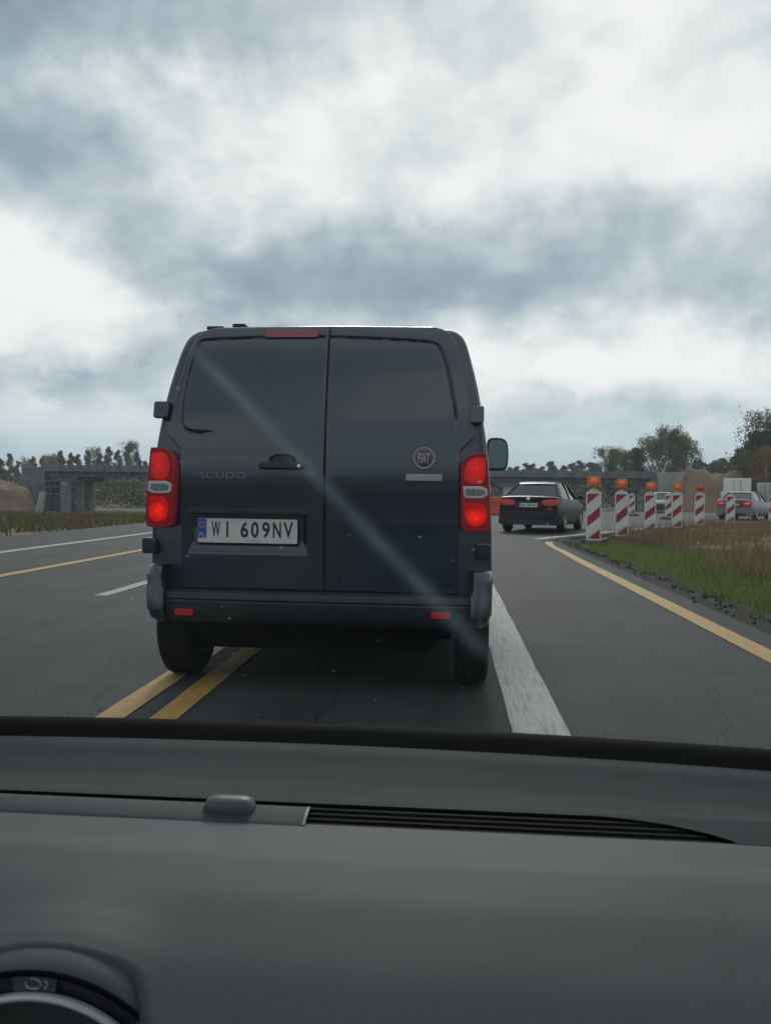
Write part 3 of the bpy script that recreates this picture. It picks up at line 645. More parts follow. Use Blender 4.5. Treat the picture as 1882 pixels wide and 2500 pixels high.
# side glazing of the cab
for sx in (-1, 1):
    mb = MB(); mb.loft([[(sx*(halfw(z)*1.013+0.003), y, z) for (y, z) in [(2.75, 1.28), (2.72, 1.85), (3.2, 1.85), (3.85, 1.30)]], [(sx*(halfw(z)*1.0), y, z) for (y, z) in [(2.75, 1.28), (2.72, 1.85), (3.2, 1.85), (3.85, 1.30)]]]); mb.build('side_window', 'glass_dark', van)
mb = MB(); mb.add([(-0.72, 3.42, 1.93), (0.72, 3.42, 1.93), (0.86, 4.22, 1.30), (-0.86, 4.22, 1.30)], [(0, 1, 2, 3)]); mb.add([(-0.72, 3.40, 1.90), (0.72, 3.40, 1.90), (0.86, 4.20, 1.27), (-0.86, 4.20, 1.27)], [(0, 3, 2, 1)]); mb.build('windscreen', 'glass_dark', van)

# rear doors: dense height fields with a pressed panel groove, a handle cup and a plate recess
def seg_dist(X, Z, pl):
    best = np.full(X.shape, 9.0); s_at = np.zeros(X.shape); pl = np.array(pl); cum = 0
    tot = np.linalg.norm(np.diff(pl, axis=0), axis=1).sum()
    for a, b in zip(pl[:-1], pl[1:]):
        ab = b-a; l = np.linalg.norm(ab); t = np.clip(((X-a[0])*ab[0]+(Z-a[1])*ab[1])/l**2, 0, 1)
        d = np.hypot(X-a[0]-t*ab[0], Z-a[1]-t*ab[1]); m = d < best; best[m] = d[m]; s_at[m] = (cum+t[m]*l)/tot; cum += l
    return best, s_at
def rrect_sd(X, Z, x0, x1, z0, z1, r):
    cx, cz = (x0+x1)/2, (z0+z1)/2; qx = np.abs(X-cx)-(x1-x0)/2+r; qz = np.abs(Z-cz)-(z1-z0)/2+r
    return np.hypot(np.maximum(qx, 0), np.maximum(qz, 0))+np.minimum(np.maximum(qx, qz), 0)-r
def smooth_pl(pl, it=3):
    p = np.array(pl, float)
    for _ in range(it):
        q = [p[0]]
        for a, b in zip(p[:-1], p[1:]): q += [a*0.75+b*0.25, a*0.25+b*0.75]
        q.append(p[-1]); p = np.array(q)
    return p
grooveL = smooth_pl([vp(*p) for p in [(530, 1056), (470, 1056), (445, 1046), (443, 1010), (456, 930), (474, 868), (487, 836), (500, 830), (540, 828), (640, 824), (792, 822)]], 2)
grooveR = smooth_pl([vp(*p) for p in [(796, 822), (930, 827), (1030, 833), (1062, 838), (1078, 852), (1094, 905), (1106, 970), (1114, 1020), (1116, 1062)]], 2)
DZ0, DZ1 = vp(700, 1442)[1], vp(700, 801)[1]
def door_outer(z): return np.interp(z, [0.3, 1.33, 1.44, 3], [0.775, 0.775, 0.80, 0.80]) if False else np.minimum(np.interp(z, [0.3, 1.35, 1.43, 3], [0.778, 0.778, 0.852, 0.852]), halfw(z)-0.058)
SPLIT = vp(793, 1100)[0]
plate_c = [vp(482, 1266), vp(725, 1268), vp(725, 1327), vp(482, 1325)]
px0, px1 = (plate_c[0][0]+plate_c[3][0])/2, (plate_c[1][0]+plate_c[2][0])/2; pz0, pz1 = (plate_c[2][1]+plate_c[3][1])/2, (plate_c[0][1]+plate_c[1][1])/2
rec = (vp(458, 1300)[0], vp(752, 1300)[0], vp(600, 1352)[1], vp(600, 1249)[1])
def plate_depth(X, Z):
    sd = rrect_sd(X, Z, rec[0], rec[1], rec[2], rec[3], 0.03)
    side_ = sstep(0.012, -0.030, sd)
    x_, z_ = X, Z
    floor_ = 0.028*sstep(rec[2]-0.01, rec[2]+0.075, Z)*sstep(rec[3]+0.004, rec[3]-0.010, Z)
    return side_*floor_ if False else np.minimum(floor_, 0.028*sstep(0.004, -0.035, np.abs(X-(rec[0]+rec[1])/2)-(rec[1]-rec[0])/2))
def door(left):
    nz_, nx_ = 300, 200
    zs = np.linspace(DZ0, DZ1, nz_); Zg = np.repeat(zs[:, None], nx_, 1); t = np.linspace(0, 1, nx_)[None, :]
    if left: xa = -door_outer(zs)[:, None]; xb = np.full((nz_, 1), SPLIT-0.004)
    else: xa = np.full((nz_, 1), SPLIT+0.004); xb = door_outer(zs)[:, None]
    # top corner rounding
    Xg = xa*(1-t)+xb*t
    crown = 0.012*(1-(Xg/0.8)**2)                       # roofline crown
    Zg = Zg + crown*sstep(DZ1-0.25, DZ1, Zg)
    Yg = prof(Zg)
    ed = np.minimum(np.minimum(Xg-xa, xb-Xg), np.minimum(Zg-Zg[:1], Zg[-1:]-Zg))
    Yg = Yg + 0.006*(1-np.sqrt(np.clip(1-(1-np.clip(ed/0.012, 0, 1))**2, 0, 1)))
    gd, gs = seg_dist(Xg, Zg, grooveL if left else grooveR)
    fade = sstep(0.0, 0.07, gs) if left else sstep(1.0, 0.90, gs)
    Yg = Yg + 0.013*np.exp(-(gd/0.0075)**2)*fade
    if left:
        Yg = Yg + plate_depth(Xg, Zg)
        hc = vp(690, 1128); Yg = Yg + 0.020*sstep(1.0, 0.55, np.hypot((Xg-hc[0])/0.085, (Zg-hc[1]-0.004)/0.040))
    Yg = Yg + 0.0012*np.sin(Xg*5+1)*np.sin(Zg*4)        # faint oil-canning of the sheet metal
    v = np.stack([Xg.ravel(), Yg.ravel(), Zg.ravel()], 1)
    # returns at the door edge
    ii = np.arange(nz_*nx_).reshape(nz_, nx_); f = np.stack([ii[:-1, :-1].ravel(), ii[:-1, 1:].ravel(), ii[1:, 1:].ravel(), ii[1:, :-1].ravel()], 1)
    loop = np.r_[ii[0, :], ii[1:, -1], ii[-1, -2::-1], ii[-2:0:-1, 0]]; base = len(v); vb = v[loop].copy(); vb[:, 1] += 0.03
    v = np.vstack([v, vb]); nl = len(loop); k = np.arange(nl)
    f = np.vstack([f, np.stack([loop[k], base+k, base+(k+1) % nl, loop[(k+1) % nl]], 1)])
    me = np_mesh('rear_door', v, f)
    return link('rear_door', me, 'van_paint', van, True, ang=70)
door_l, door_r = door(True), door(False)

def poly_px(pts, extra=0.0): return [vp(*p, extra) for p in pts]
def curved_prism(name, poly, front, back, mat, parent, bevel=0.004, smooth=True, sub=0):   # follows the rear profile
    n = len(poly); a = sum(poly[i][0]*poly[(i+1)%n][1]-poly[(i+1)%n][0]*poly[i][1] for i in range(n))
    if a < 0: poly = poly[::-1]
    v = [(p[0], float(prof(p[1]))+front, p[1]) for p in poly]+[(p[0], float(prof(p[1]))+back, p[1]) for p in poly]
    f = [tuple(range(n)), tuple(range(2*n-1, n-1, -1))]+[(i, i+n, (i+1)%n+n, (i+1)%n) for i in range(n)]
    m = MB(); m.add(v, f); return m.build(name, mat, parent, smooth, bevel, 3)
def round_poly(x0, x1, z0, z1, r, n=5):
    out_ = []
    for (cx, cz, a0) in [(x1-r, z1-r, 0), (x0+r, z1-r, 90), (x0+r, z0+r, 180), (x1-r, z0+r, 270)]:
        for k in range(n+1): a = rad(a0+90*k/n); out_.append((cx+r*math.cos(a), cz+r*math.sin(a)))
    return out_
def box_px(pl, pr, pt, pb, rr=0.006):
    (x0, z1), (x1, z0) = vp(pl, pt), vp(pr, pb); return round_poly(x0, x1, z0, z1, rr)

# tail lamps
def tail(parent, pts_house, upper_, clear_, lower_, reflec):
    t = curved_prism('tail_lamp', smooth_pl(pts_house+[pts_house[0]], 2)[:-1].tolist(), -0.022, 0.05, 'tail_red', parent, 0.012)
    upper_, lower_ = grow(upper_, 1.14), grow(lower_, 1.14)
    curved_prism('lit_lens', smooth_pl(upper_+[upper_[0]], 2)[:-1].tolist(), -0.030, -0.018, 'tail_lit', t, 0.005)
    curved_prism('lit_lens', smooth_pl(lower_+[lower_[0]], 2)[:-1].tolist(), -0.030, -0.018, 'tail_lit', t, 0.005)
    curved_prism('clear_surround', smooth_pl(reflec+[reflec[0]], 1)[:-1].tolist(), -0.0265, -0.016, 'lamp_silver', t, 0.003)
    curved_prism('clear_lens', smooth_pl(clear_+[clear_[0]], 1)[:-1].tolist(), -0.029, -0.016, 'lens_clear', t, 0.003)
def grow(pl, k):
    c_ = np.mean(np.array(pl), axis=0); return [tuple(c_+(np.array(p)-c_)*k) for p in pl]
def P_(pts): return [vp(*p, -0.02) for p in pts]
tail(van, P_([(369, 1092), (392, 1092), (412, 1097), (426, 1116), (429, 1150), (426, 1225), (424, 1274), (416, 1287), (362, 1287), (356, 1278), (357, 1230), (363, 1160), (366, 1110)]),
     P_([(374, 1110), (398, 1106), (412, 1120), (414, 1165), (372, 1168)]), P_([(370, 1180), (414, 1180), (413, 1196), (407, 1198), (368, 1198)]),
     P_([(368, 1217), (410, 1215), (409, 1268), (366, 1272)]), P_([(364, 1174), (420, 1174), (419, 1200), (412, 1204), (361, 1204)]))
tail(van, P_([(1186, 1106), (1160, 1107), (1140, 1113), (1127, 1132), (1124, 1170), (1125, 1240), (1126, 1286), (1134, 1299), (1190, 1299), (1197, 1290), (1196, 1235), (1193, 1165), (1189, 1120)]),
     P_([(1180, 1122), (1152, 1122), (1137, 1140), (1133, 1178), (1183, 1180)]), P_([(1136, 1193), (1183, 1193), (1185, 1210), (1140, 1211), (1136, 1207)]),
     P_([(1137, 1232), (1184, 1232), (1185, 1282), (1138, 1281)]), P_([(1130, 1187), (1189, 1187), (1191, 1216), (1138, 1217), (1131, 1212)]))
# high brake lamp
curved_prism('brake_lamp', box_px(650, 776, 806, 824, 0.012), -0.006, 0.01, 'red_dead', van, 0.003)
# hinges
for hx in [(379, 412, 980, 1021), (1147, 1181, 991, 1034), (349, 382, 1312, 1351), (1164, 1196, 1326, 1366)]:
    curved_prism('hinge', box_px(*hx, 0.014), -0.018, 0.03, 'van_paint', van, 0.007)
# handle on the left door
hd = vp(689, 1137)
curved_prism('handle_cup', [(hd[0]+0.118*math.cos(a)*(1 if math.sin(a) < 0 else 0.62), hd[1]+(0.058 if math.sin(a) > 0 else 0.022)*math.sin(a)) for a in np.linspace(0, 2*math.pi, 40, endpoint=False)], -0.001, 0.03, 'black_plastic', door_l, 0.003)
curved_prism('door_handle', round_poly(hd[0]-0.126, hd[0]+0.126, hd[1]-0.020, hd[1]+0.018, 0.016), -0.034, -0.010, 'black_plastic', door_l, 0.009)
mb = MB(); mb.lathe([(0.009, -0.001), (0.009, 0.012)], (hd[0]+0.100, float(prof(hd[1]))-0.037, hd[1]), 'y', 20, cap=True); mb.build('lock_barrel', 'chrome', door_l, True)
# round badge with lettering, and the bar below it
bd = vp(1035, 1119); by_ = float(prof(bd[1]))
rr_ = [(0.059*(1+0.05*abs(math.cos(a))**8-0.10*max(0, -math.sin(a))**2)*math.cos(a), 0.0605*math.sin(a)) for a in np.linspace(0, 2*math.pi, 48, endpoint=False)]
mb = MB(); mb.loft([[(bd[0]+p[0]*s, by_+y, bd[1]+p[1]*s) for p in rr_] for s, y in [(1.0, 0.004), (1.0, -0.008), (0.93, -0.014), (0.84, -0.012), (0.80, -0.008)]], cap=False); mb.build('badge_ring', 'badge_silver', door_r, True, ang=60)
mb = MB(); mb.loft([[(bd[0]+p[0]*s, by_+y, bd[1]+p[1]*s) for p in rr_] for s, y in [(0.82, -0.002), (0.82, -0.0095), (0.4, -0.0115)]]); mb.build('badge_face', 'badge_red', door_r, True)
o = link('badge_lettering', text_mesh('FIAT', 0.064, 0.054, 0.004, 0.02), 'badge_silver', door_r); o.location = (bd[0], by_-0.0105, bd[1])
bb = box_px(991, 1079, 1157, 1175, 0.006); curved_prism('badge_bar', bb, -0.012, 0.004, 'badge_silver', door_r, 0.003)
sc = vp(545, 1160); o = link('model_lettering', text_mesh('SCUDO', 0.262, 0.036, 0.004, 0.0), 'dull_chrome', door_l); o.location = (sc[0], float(prof(sc[1]))-0.001, sc[1])
# number plate, hung in the recess
def number_plate():
    yb = float(prof((pz0+pz1)/2))+0.012
    w = px1-px0; hgt = pz1-pz0; cx, cz = (px0+px1)/2, (pz0+pz1)/2
    m = MB(); m.prism(round_poly(px0-0.006, px1+0.006, pz0-0.006, pz1+0.006, 0.006), yb, yb+0.014); m.build('plate_frame', 'black_plastic', door_l, True, 0.002)
    m = MB(); m.prism(round_poly(px0, px1, pz0, pz1, 0.006), yb-0.003, yb+0.004); m.build('number_plate', 'plate_white', door_l, True, 0.0008)
    m = MB(); m.prism(round_poly(px0+0.002, px0+w*0.088, pz0+hgt*0.19, pz1-0.002, 0.004), yb-0.0042, yb-0.001); m.build('plate_strip', 'plate_blue', door_l)
    l = link('plate_lettering', text_mesh('PL', w*0.052, hgt*0.17, 0.0006), 'plate_white', door_l); l.location = (px0+w*0.046, yb-0.0043, pz0+hgt*0.33)
    mring = MB()
    for k in range(12):
        a = 2*math.pi*k/12; mring.lathe([(0.0028, 0), (0.0028, -0.0004)], (px0+w*0.046+0.015*math.cos(a), yb-0.0043, pz1-hgt*0.27+0.015*math.sin(a)), 'y', 6, cap=True)
    mring.build('plate_stars', material('star_yellow', (0.45, 0.36, 0.05), 0.5), door_l)
    for txt, u0, u1 in [('WI', 0.143, 0.335), ('609NV', 0.435, 0.965)]:
        n = len(txt); cw = (u1-u0)/n
        for i, ch in enumerate(txt):
            wid = {'I': 0.020, 'W': 0.088, 'N': 0.082, 'V': 0.096}.get(ch, 0.078)
            if txt == 'WI': uc = (0.185, 0.300)[i]
            else: uc = (0.4720, 0.5765, 0.6880, 0.7985, 0.9110)[i]
            l = link('plate_character', text_mesh(ch, wid*w, hgt*0.66, 0.0008, 0.022 if ch != 'I' else 0.0), 'plate_black', door_l); l.location = (px0+uc*w, yb-0.0030, cz+hgt*0.055)
    l = link('plate_small_print', text_mesh('-', 0.14*w, hgt*0.015, 0.0004), 'plate_black', door_l); l.location = (px0+0.55*w, yb-0.0031, pz0+hgt*0.10)
    for sx in (0.25, 0.75):
        m = MB(); m.box(px0+sx*w-0.03, px0+sx*w+0.03, yb+0.013, yb+0.10, pz1+0.016, pz1+0.030); m.build('plate_lamp', 'black_plastic', door_l)
    m = MB(); m.prism(round_poly(rec[0]+0.0, rec[1]-0.0, rec[3]-0.014, rec[3]+0.018, 0.010), float(prof(rec[3]))-0.004, float(prof(rec[3]))+0.06); m.build('plate_lip', 'black_plastic', door_l, True, 0.004)
number_plate()

# bumper: painted corners, dark step in the middle
def bumper():
    zt, zl, zs_, zb = vp(400, 1376)[1], vp(700, 1442)[1], vp(700, 1463)[1], vp(700, 1532)[1]
    # centre section swept across the rear with a step
    prof_c = [(0.06, zl-0.004), (-0.030, zl-0.006), (-0.062, zl-0.012), (-0.066, zs_+0.004), (-0.054, zs_), (-0.054, zs_-0.006), (-0.064, zs_-0.010), (-0.050, zb+0.085), (-0.012, zb+0.030), (0.05, zb+0.012)]
    rgs = []
    for x in np.linspace(-0.845, 0.845, 41):
        bow = 0.030*(abs(x)/0.845)**3; rgs.append([(x, y+bow, z) for (y, z) in prof_c])
    m = MB(); m.loft(rgs); bp = m.build('bumper', 'bumper_plastic', van, True, 0.003, ang=40)
    for sx in (-1, 1):
        rgs = []
        for z, out_, back_ in [(zt, 0.000, 0.0), (zt-0.012, 0.014, -0.012), (zt-0.06, 0.018, -0.022), (zt-0.11, 0.016, -0.020), (zl, 0.016, -0.030), (zs_-0.06, 0.014, -0.034), (zb+0.10, 0.006, -0.030), (zb+0.055, -0.006, -0.022), (zb+0.03, -0.035, 0.0)]:
            w = 0.950+out_; rg = []
            xin = 0.862 if z > zl else 0.846
            for (x, y) in [(xin, 0.05), (xin, -0.028+back_), (xin+0.018, -0.036+back_), (w-0.05, -0.030+back_), (w-0.018, -0.010+back_), (w, 0.045), (w+0.004, 0.16), (w+0.004, 0.30), (w-0.06, 0.30), (w-0.06, 0.1)]:
                rg.append((sx*x, y, z))
            rgs.append(rg)
        m = MB(); m.loft(rgs); m.build('bumper_corner', 'van_paint', van, True, 0.004, ang=50)
        c = vp(456, 1491, -0.06) if sx < 0 else vp(1076, 1500, -0.06)
        m = MB(); m.prism(round_poly(c[0]-0.052, c[0]+0.052, c[1]-0.017, c[1]+0.017, 0.010), -0.062, -0.03); m.build('reflector', 'reflector', bp, True, 0.002)
    return zb
zb_ = bumper()
# underbody, axle, exhaust, wheels
mb = MB(); mb.loft([[(-0.62, y, z0), (0.62, y, z0), (0.80, y, 0.45), (-0.80, y, 0.45)] for y, z0 in [(0.04, 0.36), (0.12, 0.225), (0.5, 0.185), (4.3, 0.185), (4.7, 0.32)]]); mb.build('underbody', 'dash_black', van)
mb = MB(); mb.tube([(-0.75, 0.44, 0.30), (0.75, 0.44, 0.30)], 0.05, 10); mb.build('axle', 'dash_black', van, True)
mb = MB(); mb.tube([(0.40, 0.14, 0.265), (0.40, 0.5, 0.255), (0.30, 1.2, 0.24)], 0.035, 12); mb.build('exhaust_pipe', 'black_plastic', van, True)
def wheel(x, y, parent):
    m = MB(); r = 0.335
    hw_ = 0.096; pr = [(0.20, -hw_+0.015), (0.265, -hw_), (r-0.030, -hw_+0.002), (r-0.008, -hw_+0.016), (r, -hw_+0.034)]
    for k in range(4):
        u = -0.058+0.116*k/3; 
        if k: pr += [(r-0.007, u-0.006), (r, u-0.004+0.004)]
    pr += [(r, hw_-0.034), (r-0.008, hw_-0.016), (r-0.030, hw_-0.002), (0.265, hw_), (0.20, hw_-0.015)]
    m.lathe(pr, (x, y, r), 'x', 48, cap=True); w = m.build('wheel', 'rubber', parent, True, ang=45)
    m = MB(); m.lathe([(0.198, 0.085), (0.18, 0.10), (0.10, 0.095), (0.04, 0.105), (0.001, 0.105)] if x > 0 else [(0.198, -0.085), (0.18, -0.10), (0.10, -0.095), (0.04, -0.105), (0.001, -0.105)], (x, y, r), 'x', 32); m.build('rim', 'alloy', w, True)
for x in (-0.862, 0.862):
    wheel(x, 0.44, van); wheel(x, 3.85, van)
    m = MB(); m.prism([(x-0.10, 0.16), (x+0.10, 0.16), (x+0.11, 0.40), (x-0.11, 0.40)], 0.115, 0.123) if False else None
    m = MB(); m.box(min(math.copysign(0.70, x), math.copysign(0.925, x)), max(math.copysign(0.70, x), math.copysign(0.925, x)), 0.10, 0.78, 0.44, 0.60); m.build('wheel_arch_liner', 'dash_black', van)
# roof rack mounts and mirrors
for (pl, pr, pt, pb) in [(503, 549, 794, 802), (566, 601, 788, 797), (975, 1010, 793, 803), (1020, 1068, 798, 808)]:
    yy = 0.24
    d = Rzi @ ray((pl+pr)/2, pt); o_ = Rzi @ (Vector((0, 0, H))-VLOC); t = (yy-o_.y)/d.y; c = o_+d*t; w = (pr-pl)/F_PX*(D+yy)/2
    m = MB(); m.prism([(c.x-w, c.z-0.022), (c.x+w, c.z-0.022), (c.x+w*0.9, c.z-0.004), (c.x-w*0.9, c.z-0.004)], yy, yy+0.16); m.build('roof_mount', 'black_plastic', van, True, 0.005)
for sx in (-1, 1):
    d = Rzi @ ray(1214, 1109); o_ = Rzi @ (Vector((0, 0, H))-VLOC); t = (3.25-o_.y)/d.y; c = o_+d*t
    cx = sx*c.x; hw, hh = 0.103, 0.158
    pr = smooth_pl([(cx-sx*hw*0.95, c.z-hh*0.96), (cx-sx*hw*1.0, c.z+hh*0.80), (cx-sx*hw*0.6, c.z+hh), (cx+sx*hw*0.6, c.z+hh*0.98), (cx+sx*hw, c.z+hh*0.55), (cx+sx*hw*1.0, c.z-hh*0.65), (cx+sx*hw*0.7, c.z-hh*0.98), (cx-sx*hw*0.95, c.z-hh*0.96)], 2)[:-1].tolist()
    m = MB(); m.prism(pr, 3.25, 3.40); mir = m.build('mirror', 'black_plastic', van, True, 0.012)
    ctr = np.mean(pr, axis=0); inner = [tuple(ctr+(np.array(p)-ctr)*0.86) for p in pr]
    m = MB(); m.prism(inner, 3.242, 3.26); m.build('mirror_glass', material('mirror_glass', (0.10, 0.13, 0.15), 0.05, 0.3, spec=0.8), mir, True)
    m = MB(); m.tube([(sx*0.93, 3.36, c.z-hh*0.6), (cx-sx*hw*0.5, 3.34, c.z-hh*0.6)], 0.035, 8); m.build('mirror_arm', 'black_plastic', mir, True)

# ------------------------------------------------------------------ cars on the diversion
def make_sedan(name, loc, rz, paint, label, lit=False, plate_txt=None):
    c = thing(name, loc, rz, label, 'car'); W = 0.89
    # lower body (y forward, rear at y=0)
    def sec(y, w, zb, zsh, zbelt, crown):
        return [(w*0.90, y, zb), (w*0.985, y, zb+0.10), (w, y, zb+0.25), (w*0.995, y, zsh), (w*0.955, y, zbelt-0.03), (w*0.90, y, zbelt), (w*0.5, y, zbelt+crown*0.8), (0, y, zbelt+crown),
                (-w*0.5, y, zbelt+crown*0.8), (-w*0.90, y, zbelt), (-w*0.955, y, zbelt-0.03), (-w*0.995, y, zsh), (-w, y, zb+0.25), (-w*0.985, y, zb+0.10), (-w*0.90, y, zb)]
    m = MB(); m.loft([sec(0.03, W*0.86, 0.30, 0.62, 0.98, 0.02), sec(0.0, W*0.93, 0.28, 0.64, 1.00, 0.025), sec(0.12, W*0.975, 0.25, 0.70, 1.03, 0.028), sec(0.6, W, 0.22, 0.72, 1.02, 0.03), sec(1.3, W, 0.20, 0.72, 0.98, 0.03), sec(2.4, W, 0.20, 0.70, 0.95, 0.03),
                      sec(3.3, W, 0.20, 0.68, 0.93, 0.05), sec(4.0, W*0.98, 0.22, 0.64, 0.84, 0.05), sec(4.45, W*0.92, 0.25, 0.56, 0.72, 0.03), sec(4.62, W*0.80, 0.30, 0.50, 0.60, 0.02)])
    b = m.build('body', paint, c, True, ang=40)
    # greenhouse
    bz, rz_ = 0.99, 1.44
    base = [(-0.76, 0.52, bz+0.03), (0.76, 0.52, bz+0.03), (0.80, 1.3, bz-0.02), (0.80, 2.4, bz-0.04), (0.74, 3.45, bz-0.03), (-0.74, 3.45, bz-0.03), (-0.80, 2.4, bz-0.04), (-0.80, 1.3, bz-0.02)]
    topr = [(-0.53, 1.18, rz_-0.02), (0.53, 1.18, rz_-0.02), (0.58, 1.5, rz_+0.005), (0.60, 2.2, rz_), (0.54, 2.62, rz_-0.03), (-0.54, 2.62, rz_-0.03), (-0.60, 2.2, rz_), (-0.58, 1.5, rz_+0.005)]
    m = MB(); m.loft([base, topr], cap=False); m.build('window_band', 'glass_dark', c, True, ang=25)
    rgs = []
    for y, w, z in [(1.06, 0.53, rz_-0.05), (1.18, 0.555, rz_-0.012), (1.5, 0.60, rz_+0.015), (2.2, 0.615, rz_+0.012), (2.62, 0.56, rz_-0.022), (2.70, 0.54, rz_-0.05)]:
        rgs.append([(x*w, y, z+0.022*(1-abs(x)**2.5)) for x in np.linspace(-1, 1, 9)]+[(x*w*0.97, y, z-0.03) for x in (1, -1)])
    m = MB(); m.loft(rgs); m.build('roof', paint, c, True, ang=50)
    for sx in (-1, 1):
        m = MB(); m.tube([(sx*0.775, 0.50, bz+0.02), (sx*0.66, 0.88, 1.25), (sx*0.545, 1.18, rz_-0.005)], [0.055, 0.045, 0.03], 8); m.build('rear_pillar', paint, c, True)
        m = MB(); m.tube([(sx*0.75, 3.45, bz-0.02), (sx*0.56, 2.64, rz_-0.01)], 0.028, 8); m.build('front_pillar', paint, c, True)
        m = MB(); m.tube([(sx*0.80, 1.95, bz-0.03), (sx*0.605, 1.95, rz_)], 0.03, 6); m.build('centre_pillar', 'black_plastic', c, True)
        m = MB(); m.loft([[(sx*(0.955+dx*0.095), 2.98+dy_, 1.02+dz*0.065) for dx, dz in [(-1, -0.8), (0.8, -1), (1, 0.2), (0.7, 1), (-0.9, 0.9)]] for dy_ in (0, 0.09)]); m.build('mirror', paint if paint != 'car_silver' else 'sign_white', c, True, 0.01)
        m = MB(); m.tube([(sx*0.80, 3.04, 0.98), (sx*0.90, 3.04, 1.0)], 0.02, 6); m.build('mirror_arm', 'black_plastic', c, True)
        # tail lamp wrapping round the corner
        poly = [(0.36, 0.80), (0.40, 0.92), (0.62, 0.955), (0.80, 0.945), (0.845, 0.88), (0.80, 0.79), (0.60, 0.755)]
        m = MB(); m.prism([(sx*x, z) for x, z in poly], -0.018, 0.16); tl = m.build('tail_lamp', 'tail_small', c, True, 0.012)
        m = MB(); m.prism([(sx*x, z) for x, z in [(0.50, 0.82), (0.52, 0.91), (0.74, 0.92), (0.76, 0.82)]], -0.024, -0.01); m.build('lamp_lens', 'tail_small_lit' if lit else 'tail_small', tl, True, 0.006)
        m = MB(); m.prism([(sx*x, z) for x, z in [(0.50, 0.60), (0.52, 0.72), (0.80, 0.76), (0.78, 0.62)]], 4.40, 4.56); m.build('headlamp', 'lens_clear', c, True, 0.01)
        for y in (0.86, 3.60):
            m = MB(); m.lathe([(0.19, -0.09), (0.28, -0.105), (0.315, -0.085), (0.32, -0.05), (0.32, 0.05), (0.315, 0.085), (0.28, 0.105), (0.19, 0.09)], (sx*0.785, y, 0.32), 'x', 32, cap=True); w = m.build('wheel', 'rubber', c, True)
            m = MB(); m.lathe([(0.20, 0.0), (0.19, 0.012), (0.06, 0.0), (0.001, 0.01)], (sx*0.785+sx*0.095-(0.0 if sx > 0 else 0.0), y, 0.32), 'x', 20); m.build('rim', 'alloy', w, True)
        m = MB(); m.tube([(sx*0.5, 0.02, 0.245), (sx*0.5, 0.3, 0.25)], 0.032, 10); m.build('exhaust_pipe', 'chrome', c, True)
    # rear window, rear bumper, plate, badge
    m = MB(); m.loft([[(-0.70, 0.505, bz+0.055), (0.70, 0.505, bz+0.055), (0.50, 1.10, rz_-0.045), (-0.50, 1.10, rz_-0.045)], [(-0.70, 0.53, bz+0.05), (0.70, 0.53, bz+0.05), (0.50, 1.13, rz_-0.05), (-0.50, 1.13, rz_-0.05)]]); m.build('rear_window', 'glass_rear', c)
    m = MB(); m.loft([[(x*1.0, -0.045+0.10*abs(x/0.86)**3, z) for x in np.linspace(-0.86, 0.86, 15)]+[(x, 0.25, z) for x in (0.86, -0.86)] for z in (0.24, 0.30, 0.52, 0.60)]); m.build('bumper', paint, c, True, 0.02, ang=60)
    m = MB(); m.loft([[(x*1.0, -0.052+0.10*abs(x/0.80)**3, z) for x in np.linspace(-0.80, 0.80, 13)]+[(x, 0.2, z) for x in (0.80, -0.80)] for z in (0.225, 0.36)]); m.build('diffuser', 'black_plastic', c, True)
    m = MB(); m.prism(round_poly(-0.34, 0.34, 0.70, 0.87, 0.03), -0.014, 0.05); m.build('plate_recess', 'black_plastic', c, True, 0.004)
    m = MB(); m.prism(round_poly(-0.26, 0.26, 0.73, 0.845, 0.01), -0.024, -0.012); m.build('number_plate', 'plate_white', c)
    m = MB(); m.prism(round_poly(-0.255, -0.222, 0.733, 0.842, 0.004), -0.0265, -0.02); m.build('plate_strip', 'plate_blue', c)
    for k, u in enumerate((-0.17, -0.12, -0.02, 0.035, 0.09, 0.145, 0.20)):
        mm = MB(); mm.box(u-0.011, u+0.011, -0.0262, -0.02, 0.755, 0.82); mm.build('plate_mark', 'plate_black', c)
    m = MB(); m.lathe([(0.055, 0.0), (0.055, -0.012), (0.04, -0.016), (0.001, -0.016)], (0, -0.002, 0.955), 'y', 24); m.build('badge', 'chrome', c, True)
    m = MB(); m.loft([[(0.012*s, 1.35+dy_, 1.475+0.07*t) for s, dy_ in ((-1, 0), (1, 0), (0.4, 0.10), (-0.4, 0.10))] for t in (0, 1)]); m.build('roof_antenna', 'black_plastic', c)
    return c
bsed = make_sedan('sedan_car', (2.40, 24.0, 0), rad(-19), 'car_black', 'black saloon car seen from behind, just right of the van')
bsed.scale = (1.06, 1.0, 1.05)
make_sedan('sedan_car', (14.3, 41.2, 0), rad(-33), 'car_silver', 'silver saloon car with lit tail lamps behind the striped beacons', lit=True)
fc_ = make_sedan('sedan_car', (16.2, 62.0, 0), rad(168), 'car_navy', 'small dark blue car far off between the striped beacons')

